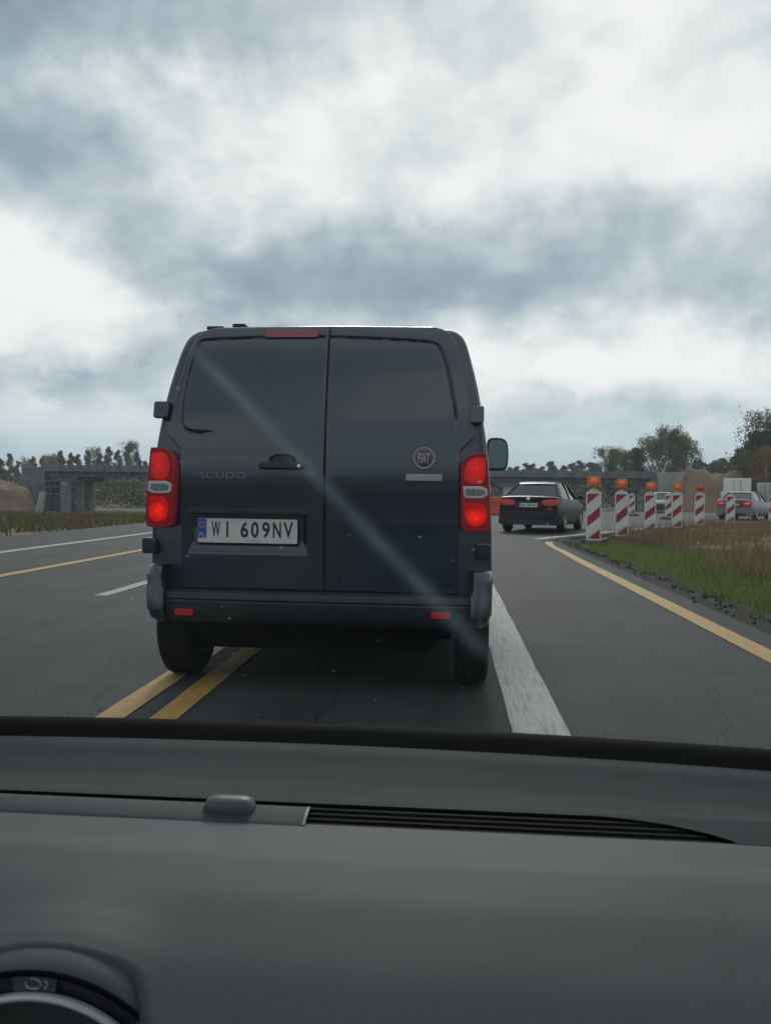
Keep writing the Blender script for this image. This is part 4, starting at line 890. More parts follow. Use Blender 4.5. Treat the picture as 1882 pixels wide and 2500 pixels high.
# white box lorry and trailer beyond the silver car
def lorry(loc, rz, label, W, Hh, Lb, cat, mat):
    t = thing('box_lorry' if cat == 'lorry' else 'trailer', loc, rz, label, cat)
    m = MB(); m.box(-W/2, W/2, 0, Lb, 0.95, Hh); m.build('box_body', mat, t, bevel=0.03)
    for sx in (-1, 1):
        m = MB(); m.box(min(sx*0.01, sx*(W/2-0.06)), max(sx*0.01, sx*(W/2-0.06)), -0.025, -0.001, 1.02, Hh-0.08); dr = m.build('rear_door', mat, t, bevel=0.01)
        m = MB(); m.tube([(sx*0.25, -0.045, 1.05), (sx*0.25, -0.045, Hh-0.12)], 0.018, 6); m.build('locking_bar', 'steel_dark', dr, True)
        m = MB(); m.box(sx*(W/2-0.18)-0.12, sx*(W/2-0.18)+0.12, -0.05, 0.0, 0.72, 0.86); m.build('tail_lamp', 'tail_small', t, bevel=0.01)
        for y in (1.2, Lb-0.6 if cat == 'trailer' else Lb+1.1):
            m = MB(); m.lathe([(0.24, -0.13), (0.40, -0.14), (0.46, -0.10), (0.46, 0.10), (0.40, 0.14), (0.24, 0.13)], (sx*(W/2-0.16), y, 0.46), 'x', 28, cap=True); m.build('wheel', 'rubber', t, True)
    m = MB(); m.box(-W/2+0.05, W/2-0.05, -0.06, 0.05, 0.55, 0.93); m.build('underrun_bar', 'steel_dark', t, bevel=0.01)
    m = MB(); m.box(-W/2+0.3, W/2-0.3, 0.08, Lb+1.6, 0.55, 0.93); m.build('chassis', 'steel_dark', t)
    if cat == 'lorry':
        m = MB(); m.loft([[(-W/2+0.06, Lb+0.12, z), (W/2-0.06, Lb+0.12, z), (W/2-0.1, Lb+1.7-b, z), (-W/2+0.1, Lb+1.7-b, z)] for z, b in ((0.55, 0.0), (1.5, 0.03), (2.55, 0.45))]); m.build('cab', mat, t, True, 0.05)
        for sx in (-1, 1):
            m = MB(); m.box(sx*(W/2+0.16)-0.11, sx*(W/2+0.16)+0.11, Lb+1.3, Lb+1.42, 1.5, 2.05); m.build('mirror', mat, t, bevel=0.03)
            m = MB(); m.tube([(sx*(W/2-0.08), Lb+1.36, 1.95), (sx*(W/2+0.12), Lb+1.36, 1.95)], 0.025, 6); m.build('mirror_arm', 'steel_dark', t)
    return t
lx, ly = at(1800, 1250, 70)[0]-0.1, 70.0
lorry((lx, ly, float(terrain(lx, ly))-0.02), rad(-19), 'white box lorry above the roof of the silver car', 2.15, 3.15, 4.6, 'lorry', 'truck_white')
lx, ly = at(1872, 1250, 72)[0], 72.0
tr = lorry((lx, ly, float(terrain(lx, ly))-0.02), rad(-62), 'pale grey ribbed trailer at the right edge behind the silver car', 2.4, 2.95, 6.0, 'trailer', 'trailer_white')
for k in range(11):
    for sx in (-1, 1):
        m = MB(); x = sx*1.2; m.box(min(x, x+sx*0.03), max(x, x+sx*0.03), 0.3+k*0.54, 0.36+k*0.54, 1.0, 2.9); m.build('side_rib', 'trailer_white', tr)

# ------------------------------------------------------------------ striped beacons
def make_beacon(lamp='amber_lens'):
    b = thing('traffic_beacon', (0, 0, 0), 0, 'x', 'beacon', 'red and white beacons along the diversion')
    hw, z0, z1 = 0.172, 0.11, 1.33
    outl = [(-hw+0.02, z0), (hw-0.02, z0), (hw, z0+0.02), (hw, z1-0.11), (hw-0.03, z1-0.07), (0.05, z1), (-0.05, z1), (-hw+0.03, z1-0.07), (-hw, z1-0.11), (-hw, z0+0.02)]
    m = MB(); m.prism(outl, -0.028, 0.028); m.build('board_frame', 'sign_white', b, True, 0.008)
    fx0, fx1, fz0, fz1 = -hw+0.030, hw-0.030, z0+0.05, z1-0.115
    m = MB(); m.prism([(fx0, fz0), (fx1, fz0), (fx1, fz1), (fx0, fz1)], -0.031, -0.02); m.build('reflective_face', 'sign_white', b)
    # diagonal stripes clipped to the face
    wdt = fx1-fx0; hgt = fz1-fz0
    def clip(poly, x0, x1, za, zb):
        def half(pl, f):
            out_ = []
            for i in range(len(pl)):
                p, q = pl[i], pl[(i+1) % len(pl)]; a, c = f(p), f(q)
                if a >= 0: out_.append(p)
                if (a >= 0) != (c >= 0): t = a/(a-c); out_.append((p[0]+(q[0]-p[0])*t, p[1]+(q[1]-p[1])*t))
            return out_
        for f in (lambda p: p[0]-x0, lambda p: x1-p[0], lambda p: p[1]-za, lambda p: zb-p[1]): poly = half(poly, f)
        return poly
    rise = 0.245
    for zc_ in (fz1-0.008, fz1-0.535, fz1-1.062):
        par = [(fx0, zc_-rise/2-0.115), (fx1, zc_+rise/2-0.115), (fx1, zc_+rise/2+0.115), (fx0, zc_-rise/2+0.115)]
        pl = clip(par, fx0, fx1, fz0, fz1)
        if len(pl) >= 3: m = MB(); m.prism(pl, -0.0335, -0.025); m.build('red_stripe', 'sign_red', b)
    m = MB(); m.loft([[(-0.40, -0.20, 0), (0.40, -0.20, 0), (0.40, 0.20, 0), (-0.40, 0.20, 0)], [(-0.40, -0.20, 0.05), (0.40, -0.20, 0.05), (0.40, 0.20, 0.05), (-0.40, 0.20, 0.05)], [(-0.30, -0.13, 0.11), (0.30, -0.13, 0.11), (0.30, 0.13, 0.11), (-0.30, 0.13, 0.11)]]); m.build('rubber_foot', 'foot', b, True, 0.012)
    for sx in (-1, 1):
        m = MB(); m.box(sx*0.24-0.05, sx*0.24+0.05, -0.16, 0.16, 0.10, 0.135); m.build('foot_grip', 'foot', b, bevel=0.008)
    if lamp:
        m = MB(); m.tube([(0, 0, z1-0.02), (0, 0, z1+0.07)], 0.018, 8); m.build('lamp_post', 'amber', b, True)
        m = MB(); m.prism(round_poly(-0.145, 0.145, z1+0.05, z1+0.29, 0.045), -0.05, 0.05); lm = m.build('warning_lamp', 'amber', b, True, 0.012)
        m = MB(); m.lathe([(0.118, -0.048), (0.118, -0.062), (0.098, -0.070), (0.095, -0.062)], (0, 0, z1+0.17), 'y', 28); m.build('lens_rim', 'amber', lm, True)
        m = MB(); m.lathe([(0.096, -0.060), (0.080, -0.078), (0.045, -0.090), (0.001, -0.094)], (0, 0, z1+0.17), 'y', 28); m.build('lamp_lens', lamp, lm, True)
    return b
bp_ = [(1448, 1330), (1517, 1318), (1584, 1305), (1651, 1296), (1705, 1289), (1781, 1282), (1884, 1277)]
bl = ['nearest striped beacon with amber lamp, standing on the green grass', 'second striped beacon from the near end of the row, amber lamp on top',
      'third striped beacon from the near end, amber lamp, left of the dark car', 'fourth striped beacon, amber lamp, right of the far dark blue car',
      'fifth striped beacon, with a red lamp, in front of the earth bank', 'striped beacon without lamp overlapping the left side of the silver car', 'striped beacon cut by the right edge of the picture']
proto = {'amber_lens': None, 'red_lens': None, None: None}
for i, (p, lab) in enumerate(zip(bp_, bl)):
    kind = 'amber_lens' if i < 4 else ('red_lens' if i == 4 else None)
    if proto[kind] is None: proto[kind] = make_beacon(kind); o = proto[kind]
    else: o = copy_tree(proto[kind])
    x, y = ground_at(*p); z = float(terrain(x, y))-GROUND_DROP+0.055
    o.location = (x, y, z); o.rotation_euler = (rad(random.uniform(-1, 1)), rad(random.uniform(-1.2, 1.2)), -math.atan2(x, y)+rad(random.uniform(-6, 6))); o['label'] = lab
    o.scale = (0.98, 0.98, (0.98, 0.98, 0.97, 0.99, 1.0, 0.98, 1.0)[i])
    for ch in o.children:
        if kind == 'red_lens' and ch.name.startswith('warning_lamp'): ch.data = ch.data.copy(); ch.data.materials.clear(); ch.data.materials.append(M['red_lens'])
for (p, lab) in [((1541, 1259), 'small far beacon on the carriageway beside the second near beacon'), ((1630, 1268), 'small far beacon on the carriageway touching the fourth near beacon'), ((1238, 1247), 'small far beacon partly hidden behind the black saloon car')]:
    o = copy_tree(proto[None]); x, y = ground_at(*p); o.location = (x, y, float(terrain(x, y))); o.rotation_euler = (0, 0, -math.atan2(x, y)+0.1); o['label'] = lab; o['group'] = 'far beacons on the diversion'

# red water-filled barrier beside the black car
def barrier(loc, rz, mat, label):
    t = thing('road_barrier', loc, rz, label, 'barrier')
    m = MB(); m.loft([[(-0.75, -d, z), (0.75, -d, z), (0.75, d, z), (-0.75, d, z)] for z, d in ((0, 0.24), (0.16, 0.24), (0.40, 0.13), (0.95, 0.09), (1.0, 0.07))]); m.build('shell', mat, t, True, 0.03)
    for x in (-0.45, 0, 0.45):
        m = MB(); m.prism(round_poly(x-0.13, x+0.13, 0.5, 0.8, 0.05), -0.125, -0.09); m.build('panel', mat, t, True, 0.01)
    return t
x, y = ground_at(1205, 1256); barrier((x, y, float(terrain(x, y))), -0.1, 'barrier_red', 'red plastic road barrier between the van and the black saloon car')

# ------------------------------------------------------------------ bridge under construction
BY = 110.0
xl, zl_ = at(108, 1133, BY)[0], at(108, 1133, BY)[2]; xr_ = at(1655, 1145, BY)[0]; zbs = -2.0
bridge = thing('road_bridge', (0, BY, zbs), 0, 'unfinished grey concrete bridge crossing the whole background', 'bridge')
ztop, zbot = zl_+0.05-zbs, 2.95-zbs
mb = MB(); mb.box(xl, xr_-3.0, 0, 11, ztop-1.0, ztop-0.45); deck = mb.build('deck', 'concrete_dark', bridge, bevel=0.04)
npan = 38; pw = (xr_-3-xl)/npan
for k in range(npan):
    m = MB(); hgt = 0.0 if k % 5 else 0.28
    m.box(xl+k*pw+0.05, xl+(k+1)*pw-0.05, -0.12, 0.18, ztop-1.05, ztop-0.15+(0.10 if k % 3 == 0 else 0)); m.build('parapet_panel', 'concrete_dark', bridge)
for k in range(4):
    m = MB(); m.loft([[(x, 0.7+k*2.9+dy_, z) for (dy_, z) in [(-0.5, zbot), (0.5, zbot), (0.5, zbot+0.16), (0.14, zbot+0.3), (0.14, ztop-1.15), (0.6, ztop-1.02), (-0.6, ztop-1.02), (-0.14, ztop-1.15), (-0.14, zbot+0.3), (-0.5, zbot+0.16)]] for x in (xl+0.3, xr_-3.4)]); m.build('girder', 'steel_dark', bridge)
for k in range(24):
    x = xl+2+k*(xr_-xl-8)/23; m = MB(); m.box(x-0.2, x+0.2, 0.18, 0.55, zbot+0.1, ztop-1.03); m.build('girder_stiffener', 'steel_dark', bridge)
def pier(xc, w):
    m = MB(); m.prism([(xc-w*0.62, zbot-0.75), (xc-w*1.05, zbot-0.35), (xc-w*1.05, zbot-0.01), (xc+w*1.05, zbot-0.01), (xc+w*1.05, zbot-0.35), (xc+w*0.62, zbot-0.75)], 0.6, 10.6); p = m.build('pier_cap', 'concrete_dark', bridge, bevel=0.05)
    for yy in (1.4, 5.4, 9.2):
        m = MB(); m.lathe([(w*0.42, -1.0), (w*0.40, zbot-0.7)], (xc, yy, 0), 'z', 20, cap=True); m.build('pier_column', 'concrete', bridge, True)
xp = [at(150, 1200, BY)[0], at(560, 1200, BY)[0], at(900, 1200, BY)[0], at(1240, 1200, BY)[0], at(1575, 1200, BY)[0]]
for q in xp: pier(q, 1.9)
# falsework towers beside the outer piers
def falsework(xc, w):
    for i in range(4):
        for yy in (-0.6, 1.0):
            m = MB(); m.tube([(xc-w/2+i*w/3, yy, 0), (xc-w/2+i*w/3, yy, zbot-0.05)], 0.06, 6); m.build('falsework_post', 'steel_dark', bridge)
    for z in (1.2, 2.4, 3.4, 4.2):
        m = MB(); m.box(xc-w/2-0.3, xc+w/2+0.3, -0.7, -0.5, z-0.09, z+0.09); m.build('falsework_beam', 'steel_dark', bridge)
falsework(xp[0]+0.3, 4.6); falsework(xp[4]-1.0, 3.6)
# abutments with wing walls
xa = at(92, 1200, BY)[0]
m = MB(); m.box(xl-3.5, xl-0.05, 0.3, 10.8, -1.2, ztop-0.5); m.build('abutment', 'concrete_dark', bridge, bevel=0.05)
xw = at(86, 1247, BY-14.5)[0]; m = MB(); m.loft([[(xw+a, yy, zz) for (a, zz) in ((0.0, -0.3), (0.9, -0.3), (1.25, 2.7), (0.75, 2.7))] for yy in (-14.8, -14.2)]); m.build('wing_wall', 'concrete', bridge, bevel=0.03)
m = MB(); m.box(xr_-3.6, xr_+0.6, 0.3, 10.8, -1.2, ztop-0.35); m.build('abutment', 'concrete', bridge, bevel=0.05)
m = MB(); m.prism([(xr_-2.4, -1.0), (xr_+0.4, -1.0), (xr_+0.4, 4.6), (xr_+3.2, 6.0), (xr_+3.2, 6.45), (xr_-2.9, 6.45)], -0.8, 0.25); m.build('wing_wall', 'concrete', bridge, bevel=0.03)

def mound(name, cx, cy, rx, ry, h, mat, seed, label=None, flat=0.25, lump=0.10, tilt=0.0):
    r = np.random.default_rng(seed); n = 90; u = np.linspace(-1, 1, n); UX, UY = np.meshgrid(u, u)
    ph = r.uniform(0, 6, 6); rr = np.sqrt(UX**2+UY**2)+0.06*np.sin(4*UX+ph[0])*np.cos(3*UY+ph[1])
    z = h*sstep(1.0, flat, rr); z = z*(1+lump*np.sin(7*UX+ph[2])*np.sin(6*UY+ph[3])+0.05*np.sin(17*UX+ph[4])*np.sin(15*UY+ph[5]))
    z = z*(1-tilt*sstep(-0.3, 1.0, UX))
    rough_ = np.zeros((n, n))
    for oc, am in ((6, 0.10), (12, 0.06), (24, 0.035), (48, 0.02)):   # clods and gullies
        g = r.standard_normal((oc+1, oc+1)); q = np.linspace(0, oc, n); rowi = np.array([np.interp(q, np.arange(oc+1), row) for row in g]); rough_ += am*np.array([np.interp(q, np.arange(oc+1), c) for c in rowi.T]).T
    z = z*(1+0.32*rough_)
    Xw, Yw = cx+UX*rx, cy+UY*ry; Zw = terrain(Xw, Yw)-GROUND_DROP-0.15+z+0.005*h*r.standard_normal(z.shape)*(z > 0.05*h)
    ii = np.arange(n*n).reshape(n, n); f = np.stack([ii[:-1, :-1].ravel(), ii[:-1, 1:].ravel(), ii[1:, 1:].ravel(), ii[1:, :-1].ravel()], 1)
    o = link(name, np_mesh(name, np.stack([Xw.ravel(), Yw.ravel(), Zw.ravel()], 1), f), mat, smooth='all')
    return tag(o, kind='structure') if label is None else tag(o, label, 'earth heap')
M['brown_earth'] = material('brown_earth', (0.085, 0.066, 0.046), 0.95, var=1, vscale_=0.55, col2=(0.21, 0.155, 0.11), bump=0.6, bscale=1.5, detail=10)
M['sand_earth'] = material('sandy_earth', (0.14, 0.100, 0.062), 0.95, var=1, vscale_=0.45, col2=(0.205, 0.155, 0.10), bump=0.6, bscale=1.5, detail=10)
M['grey_earth'] = material('grey_rubble', (0.085, 0.082, 0.074), 0.95, var=1, vscale_=1.6, col2=(0.17, 0.16, 0.14), bump=0.9, bscale=6, detail=10)
mound('earth_bank', at(99, 1240, BY-6.5)[0]-13.4, BY-6.5, 13.4, 8, 5.9, 'brown_earth', 1, flat=0.80, tilt=0.45, lump=0.05)
mound('earth_bank', xl-34, BY+2, 28, 14, 6.6, 'brown_earth', 2)
mound('earth_bank', at(1700, 1200, BY-2)[0]+1.2, BY-3.5, 7.0, 8, 6.3, 'sand_earth', 3, flat=0.45, lump=0.03)
mound('earth_bank', at(1760, 1200, BY+6)[0]+6, BY+8, 14, 9, 6.0, 'brown_earth', 4)
for i, (p, rx, ry, h, mt, lab) in enumerate([((1330, 1236), 4.5, 3.0, 1.35, 'grey_earth', 'low grey rubble heap behind the black saloon car'), ((1480, 1240), 4.0, 3.0, 1.0, 'grey_earth', 'grey rubble heap seen between the two nearest beacons'),
        ((1640, 1312), 2.2, 1.0, 0.34, 'mulch', 'low dark soil heap on the verge below the third and fourth beacons'), ((1760, 1305), 2.4, 1.2, 0.36, 'brown_earth', 'low brown soil heap on the verge below the silver car'), ((1840, 1298), 3.0, 1.3, 0.30, 'grey_earth', 'low grey soil heap at the right edge below the beacons')]):
    x, y = ground_at(*p); mound('soil_heap', x, y, rx, ry, h, mt, 10+i, lab)

# ------------------------------------------------------------------ verge: soil edge, grass, weeds
def blades(name, pts, hmin, hmax, wid, lean, mat, label, seed):
    r = np.random.default_rng(seed); n = len(pts); h = r.uniform(hmin, hmax, n); a = r.uniform(0, 2*np.pi, n); w = wid*r.uniform(0.6, 1.4, n)
    b = np.column_stack([pts, terrain(pts[:, 0], pts[:, 1])-GROUND_DROP-0.01]); dx_, dy_ = np.cos(a)*w/2, np.sin(a)*w/2
    la = r.uniform(0, 2*np.pi, n); ll = lean*h*r.uniform(0.1, 1, n)
    v0 = b.copy(); v0[:, 0] -= dx_; v0[:, 1] -= dy_; v1 = b.copy(); v1[:, 0] += dx_; v1[:, 1] += dy_
    v2 = b.copy(); v2[:, 0] += np.cos(la)*ll; v2[:, 1] += np.sin(la)*ll; v2[:, 2] += h
    v = np.stack([v0, v1, v2], 1).reshape(-1, 3); f = np.arange(3*n).reshape(-1, 3)
    return tag(link(name, np_mesh(name, v, f), mat), label, 'grass', kind='stuff')
def near_x(y): return np.interp(y, rn[:, 1], rn[:, 0])
def scatter(n, x0, x1, y0, y1, cond, seed):
    r = np.random.default_rng(seed); p = np.column_stack([r.uniform(x0, x1, n), r.uniform(y0, y1, n)]); return p[cond(p[:, 0], p[:, 1])]
def clump(x, y, s, ph): return np.sin(x*s+ph)*np.sin(y*s*0.8+ph*2)+0.6*np.sin(x*s*2.3+1)*np.sin(y*s*1.9+ph)
# dark crumbled soil strip along the asphalt
ysv = np.arange(-6, 21, 0.35); v = []; f = []
cols = [(2.64, -0.03), (2.74, -0.03), (2.86, 0.015), (3.0, 0.03), (3.15, 0.01), (3.35, -0.06)]
for i, y in enumerate(ysv):
    for (x, z) in cols: v.append((x+random.uniform(-0.04, 0.04)+0.0, y+random.uniform(-0.1, 0.1), z-0.01+random.uniform(-0.018, 0.018)))
nc_ = len(cols)
for i in range(len(ysv)-1):
    for k in range(nc_-1): f.append((i*nc_+k, i*nc_+k+1, (i+1)*nc_+k+1, (i+1)*nc_+k))
mb = MB(); mb.add(v, f); tag(mb.build('soil_strip', 'mulch', smooth='all'), kind='structure')
def clods():
    r = np.random.default_rng(5); m = MB()
    for _ in range(800):
        y = r.uniform(4, 20); x = 2.93+r.normal(0, 0.09); s = r.uniform(0.006, 0.028); z = 0.012
        pts = [(x+s*d[0]*r.uniform(0.6, 1.2), y+s*d[1]*r.uniform(0.6, 1.2), z+s*d[2]*r.uniform(0.5, 1)) for d in ((1, 0, 0), (-1, 0, 0), (0, 1, 0), (0, -1, 0), (0, 0, 1), (0, 0, -1))]
        m.add(pts, [(0, 2, 4), (2, 1, 4), (1, 3, 4), (3, 0, 4), (2, 0, 5), (1, 2, 5), (3, 1, 5), (0, 3, 5)])
    tag(m.build('soil_clods', 'mulch'), 'crumbled dark soil clods along the asphalt edge', 'soil', kind='stuff')
clods()
inside = lambda x, y: (x > 2.9) & (x < 60)
def verge_ok(x, y): return (y < np.interp(x, rn[len(ys):, 0], rn[len(ys):, 1], left=-99)-0.35) | ((x > 2.7) & (y < 19.6))
gp = scatter(150000, 2.86, 6.6, 4, 21, lambda x, y: verge_ok(x, y) & (x < 4.55+0.5*np.sin(y*0.9)+0.35*np.sin(y*2.3)+0.04*y) & (x > 2.94+0.06*np.sin(y*3)) & (y < 19.8+0.6*np.sin(x*4)), 21)
blades('grass', gp, 0.06, 0.17, 0.019, 0.7, 'grass', 'bright green grass on the verge right of the yellow line', 31)
gp = scatter(60000, 3.9, 16, 5, 34, lambda x, y: verge_ok(x, y) & (clump(x, y, 1.1, 0.5) > -0.25) & (x > 4.40+0.5*np.sin(y*0.9)), 22)
blades('dry_weeds', gp, 0.08, 0.58, 0.018, 0.6, 'dry_grass', 'tall brown dry weeds at the right edge of the verge', 32)
gp = scatter(22000, 2.95, 15, 5, 36, lambda x, y: verge_ok(x, y) & (clump(x, y, 0.7, 2.2) > 0.2), 23)
blades('scrub_grass', gp, 0.04, 0.15, 0.02, 0.8, 'olive_grass', 'thin olive grass between the weeds on the right verge', 33)
gp = scatter(90000, -46, -10.35, 10, 62, lambda x, y: (clump(x, y, 0.35, 1.0) > -0.7) & (x > -12-y*0.9), 24)
blades('verge_grass', gp, 0.08, 0.34, 0.05, 0.7, 'olive_grass', 'olive brown grass left of the road below the bridge', 34)

# ------------------------------------------------------------------ trees
def leaf_material(name, c1, c2):
    m = material(name, c1, 0.7, var=1, vscale_=0.8, col2=c2); return m
M['pine'] = leaf_material('pine_needles', (0.026, 0.044, 0.022), (0.060, 0.080, 0.036))
M['birch'] = leaf_material('birch_leaves', (0.080, 0.088, 0.034), (0.160, 0.135, 0.055))
M['autumn'] = leaf_material('autumn_leaves', (0.15, 0.088, 0.022), (0.26, 0.145, 0.035))
M['green'] = leaf_material('green_leaves', (0.060, 0.080, 0.028), (0.115, 0.120, 0.045))
def leaves(centres, radii, per, size, r):
    vs_ = []
    for c, rd in zip(centres, radii):
        n = int(per*(0.6+0.8*r.random())); p = c+r.normal(0, 1, (n, 3))*np.array([rd, rd, rd*0.7])*0.55
        s = size*r.uniform(0.5, 1.4, (n, 1)); d1 = r.normal(0, 1, (n, 3)); d1 /= np.linalg.norm(d1, axis=1)[:, None]; d2 = np.cross(d1, r.normal(0, 1, (n, 3))); d2 /= np.linalg.norm(d2, axis=1)[:, None]
        vs_.append(np.stack([p-d1*s*0.5, p+d1*s*0.5, p+d2*s*0.9], 1))
    v = np.concatenate(vs_).reshape(-1, 3); return v, np.arange(len(v)).reshape(-1, 3)
def tree_meshes(kind, h, seed, dens=1.0):
    r = np.random.default_rng(seed); mb = MB(); cs = []; rs = []
    lean = r.normal(0, 0.02*h, 2); trunk = [(lean[0]*t*t, lean[1]*t*t, h*0.97*t) for t in np.linspace(0, 1, 7)]
    tr0 = 0.020*h+0.03
    mb.tube(trunk, [tr0*(1-0.9*t)+0.015 for t in np.linspace(0, 1, 7)], 7)
    if kind == 'pine':
        nb = int(30*dens)
        for i in range(nb):
            t = 0.30+0.68*(i/nb); a = r.uniform(0, 6.28); ln = h*0.22*(1-t)**0.7*r.uniform(0.6, 1.3)+0.25; z = h*t
            q = (math.cos(a)*ln, math.sin(a)*ln, z+ln*r.uniform(-0.15, 0.35)); mb.tube([(lean[0]*t*t, lean[1]*t*t, z-0.1*ln), q], [0.035, 0.01], 4)
            for s in (0.45, 0.75, 1.0): cs.append(np.array([q[0]*s, q[1]*s, z+(q[2]-z)*s])+r.normal(0, 0.08*ln, 3)); rs.append(0.32*ln+0.22)
        cs.append(np.array([lean[0], lean[1], h*0.97])); rs.append(0.35)
        v, f = leaves(cs, rs, 60*dens, 0.22, r)
    else:
        nb = int(26*dens)
        for i in range(nb):
            t = 0.28+0.66*r.random()**0.8; a = r.uniform(0, 6.28); up = r.uniform(0.5, 1.4); ln = h*0.24*r.uniform(0.5, 1.25)*(1.15-abs(t-0.55)); z = h*t
            q = np.array([math.cos(a)*ln, math.sin(a)*ln, min(h*1.0, z+ln*up)]); mid = np.array([q[0]*0.5, q[1]*0.5, z+ln*up*0.6])
            mb.tube([(lean[0]*t*t, lean[1]*t*t, z), tuple(mid), tuple(q)], [0.05, 0.03, 0.01], 4)
            for s in (0.5, 0.8, 1.0): cs.append(mid*(1-s)*2*0.5+q*s+r.normal(0, 0.10*ln, 3) if s > 0.5 else mid+r.normal(0, 0.1*ln, 3)); rs.append(0.30*ln+0.25)
            if kind == 'birch': cs.append(q+np.array([0.1, 0, -0.5*ln])); rs.append(0.3*ln)
        v, f = leaves(cs, rs, (46 if kind == 'birch' else 60)*dens, 0.19, r)
    return mb.mesh('trunk'), np_mesh('crown', v, f)
variants = {}
for kind, n in (('pine', 5), ('birch', 4), ('green', 3)):
    for i in range(n): variants[(kind, i)] = tree_meshes(kind, 10.0, 100+i*7+len(kind)*31)
tree_mats = {}
def tree(kind, var, px, ptop, Yd, label, leafmat, wide=1.0, group=None, zbase=None):
    x, _, ztop = at(px, ptop, Yd); zb = float(terrain(x, Yd))-GROUND_DROP-0.05 if zbase is None else zbase
    s = (ztop-zb)/10.0; tm, cm = variants[(kind, var)]
    nm = {'pine': 'pine_tree', 'birch': 'birch_tree', 'green': 'leafy_tree'}[kind]
    t = thing(nm, (x, Yd, zb), random.uniform(0, 6.28), label, 'tree', group); t.scale = (s*wide, s*wide, s)
    key = (kind, var, leafmat)
    if key not in tree_mats:
        cm2 = cm.copy(); cm2.materials.clear(); cm2.materials.append(M[leafmat]); tree_mats[key] = cm2
    if not tm.materials: tm.materials.append(M['bark_birch' if kind == 'birch' else 'bark'])
    link('trunk', tm, 'bark', t); link('crown', tree_mats[key], leafmat, t)
    return t
ORD = ['first', 'second', 'third', 'fourth', 'fifth', 'sixth', 'seventh', 'eighth', 'ninth', 'tenth', 'eleventh', 'twelfth', 'thirteenth', 'fourteenth', 'fifteenth', 'sixteenth']
cnt = {}
def nth(key, text):
    cnt[key] = cnt.get(key, 0)+1; return ORD[cnt[key]-1]+' '+text
GL, GR = 'trees beyond the bridge on the left', 'trees beyond the bridge on the right'
left_trees = [(3, 1118, 'pine'), (24, 1106, 'pine'), (45, 1125, 'pine'), (66, 1124, 'birch'), (82, 1114, 'pine'), (106, 1112, 'pine'), (122, 1118, 'birch'), (134, 1116, 'birch'), (150, 1100, 'pine'), (174, 1105, 'pine'),
              (190, 1108, 'pine'), (214, 1098, 'pine'), (233, 1100, 'birch'), (246, 1106, 'pine'), (266, 1090, 'pine'), (288, 1098, 'pine'), (310, 1088, 'pine'), (322, 1086, 'birch'), (336, 1102, 'pine'), (355, 1125, 'pine')]
for i, (px, pt, k) in enumerate(left_trees):
    Yd = 165+(i*37) % 40
    tree(k, i % (5 if k == 'pine' else 4), px, pt, Yd, nth('L'+k, ('dark pine' if k == 'pine' else 'thin grey-green birch')+' from the left in the tree line left of the van'), 'pine' if k == 'pine' else 'birch', 0.62 if k == 'pine' else 0.58, GL+(' (pines)' if k == 'pine' else ' (birches)'))
right_trees = [(1478, 1100, 'birch', 'green', 150, 0.75), (1500, 1096, 'pine', 'pine', 150, 0.8), (1516, 1108, 'birch', 'birch', 148, 0.8), (1530, 1106, 'pine', 'pine', 152, 0.9), (1548, 1092, 'pine', 'pine', 150, 1.0), (1562, 1096, 'pine', 'pine', 150, 1.0),
               (1592, 1078, 'birch', 'birch', 148, 0.7), (1606, 1082, 'birch', 'birch', 150, 0.6), (1632, 1056, 'green', 'green', 146, 0.55), (1645, 1066, 'pine', 'pine', 150, 0.9), (1662, 1072, 'birch', 'birch', 148, 0.6), (1676, 1080, 'birch', 'birch', 147, 0.65)]
for i, (px, pt, k, lm, Yd, wd) in enumerate(right_trees):
    tree(k, i % (3 if k == 'green' else 4), px, pt, Yd, nth('R'+k, {'birch': 'airy grey-green birch', 'pine': 'dark pine'}[k]+' from the left in the clump above the beacons') if k in ('birch', 'pine') and (k == 'pine' or i) else ('tallest leafy tree of the clump above the beacons' if k == 'green' else 'leftmost green birch of the clump above the beacons'), lm, wd, 'tree clump above the beacons, '+k)
for i, (px, pt) in enumerate(sorted([(1702, 1122), (1718, 1128), (1726, 1134), (1742, 1124), (1757, 1130), (1764, 1118), (1776, 1128), (1790, 1116), (1798, 1112), (1812, 1122), (1712, 1136), (1736, 1138), (1752, 1140)])):
    tree('pine', i % 5, px, pt, 150+(i*17) % 30, nth('low', 'small conifer from the left in the low tree line behind the earth bank'), 'pine', 1.0, 'low conifers behind the earth bank')
for i, (px, pt, k, lm, Yd, wd, lab) in enumerate([(1806, 1092, 'pine', 'pine', 118, 0.7, 'leaning dark pine left of the tall trees at the right edge'), (1838, 1056, 'pine', 'pine', 112, 0.9, 'tall dark conifer at the right edge above the lorry'), (1862, 1018, 'birch', 'birch', 110, 0.75, 'tallest bare-topped birch at the right edge'),
        (1858, 1050, 'pine', 'pine', 108, 1.1, 'broad dark conifer in front of the tall birch at the right edge'), (1884, 1030, 'pine', 'pine', 109, 1.0, 'tall dark conifer cut by the right edge'), (1890, 1060, 'pine', 'pine', 104, 1.1, 'broad dark conifer cut by the right edge above the trailer'), (1830, 1100, 'pine', 'pine', 116, 1.1, 'bushy dark conifer directly above the lorry'), (1872, 1105, 'birch', 'autumn', 102, 0.8, 'small orange-leaved tree above the trailer'), (1850, 1110, 'green', 'green', 106, 1.2, 'round dark green tree behind the trailer')]):
    tree(k, (i+1) % 3, px, pt, Yd, lab, lm, wd)
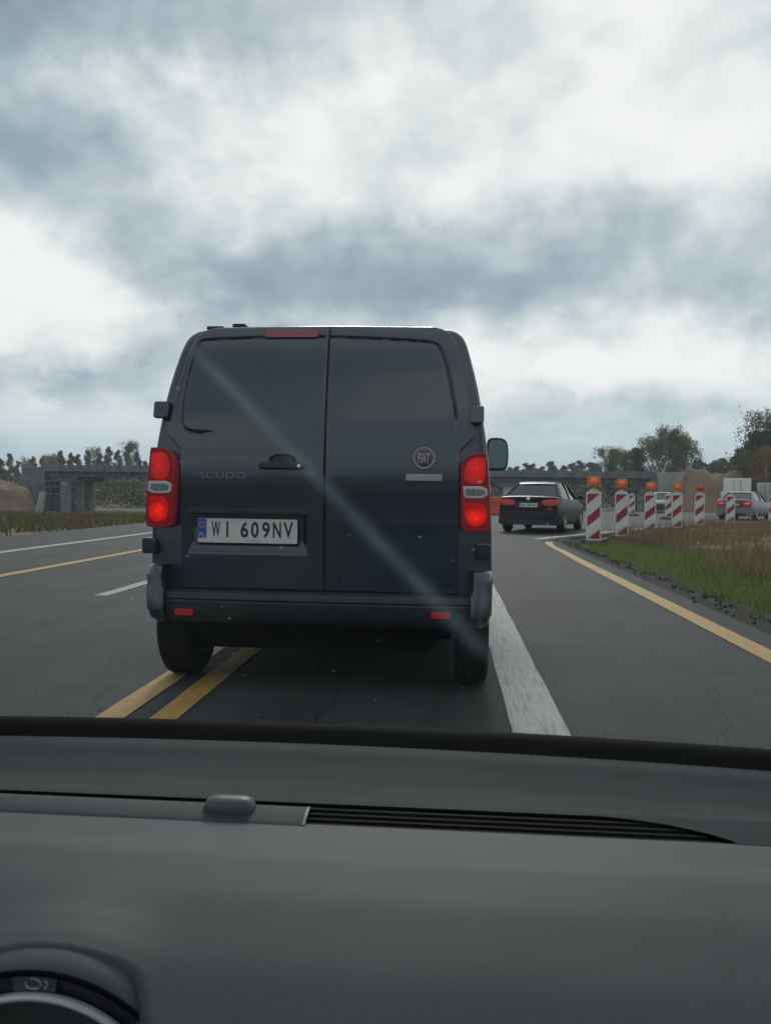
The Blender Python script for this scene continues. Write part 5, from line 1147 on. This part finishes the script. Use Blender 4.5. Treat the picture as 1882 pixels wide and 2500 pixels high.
for i, px in enumerate([1225, 1243, 1262, 1284, 1300, 1322, 1345, 1352, 1376, 1398, 1416, 1440, 1455]):
    tree('pine', (i*3) % 5, px, [1132, 1138, 1136, 1128, 1130, 1136, 1124, 1138, 1134, 1128, 1122, 1126, 1128][i]+2, 190+(i*23) % 40, nth('sky', 'distant skyline conifer from the left above the black saloon car'), 'pine', 1.0, 'distant skyline conifers')
# the far wood seen under and behind the bridge
def wood():
    r = np.random.default_rng(77); n = 1500; x = r.uniform(-190, 190, n); y = r.uniform(205, 260, n); h = r.uniform(4.5, 8.2, n)
    cs = []; rs = []
    for xi, yi, hi in zip(x, y, h):
        for t in (0.25, 0.5, 0.75, 0.95): cs.append(np.array([xi+r.normal(0, 0.5), yi, -2+hi*t])); rs.append(1.9*(1.15-t)+0.3)
    v, f = leaves(cs, rs, 16, 0.75, r); tag(link('wood', np_mesh('wood', v, f), 'pine'), 'dark band of distant forest along the horizon', 'forest', kind='stuff')
    cs = []; rs = []
    for _ in range(260):
        xi = r.uniform(-120, 60); hi = r.uniform(2.5, 6.0); yi = r.uniform(140, 160)
        for t in (0.2, 0.5, 0.8): cs.append(np.array([xi+r.normal(0, 0.4), yi, -2+hi*t])); rs.append(1.6*(1.2-t)+0.3)
    v, f = leaves(cs, rs, 40, 0.5, r); tag(link('thicket', np_mesh('thicket', v, f), 'green'), 'olive green thicket seen through the bridge opening', 'thicket', kind='stuff')
wood()

# ------------------------------------------------------------------ thin autumn haze
mb = MB(); mb.box(-2800, 2800, -300, 3400, -4, 24); hazeo = mb.build('haze', 'ground'); hazeo.data.materials.clear()
hm = bpy.data.materials.new('haze_air'); hm.use_nodes = True; ht = hm.node_tree
for n in list(ht.nodes): ht.nodes.remove(n)
pv = ht.nodes.new('ShaderNodeVolumePrincipled'); pv.inputs['Color'].default_value = (0.86, 0.93, 1.0, 1); pv.inputs['Density'].default_value = 0.00048; pv.inputs['Anisotropy'].default_value = 0.2
ho = ht.nodes.new('ShaderNodeOutputMaterial'); ht.links.new(pv.outputs[0], ho.inputs['Volume']); hazeo.data.materials.append(hm); tag(hazeo, kind='stuff')
S.cycles.volume_bounces = 1
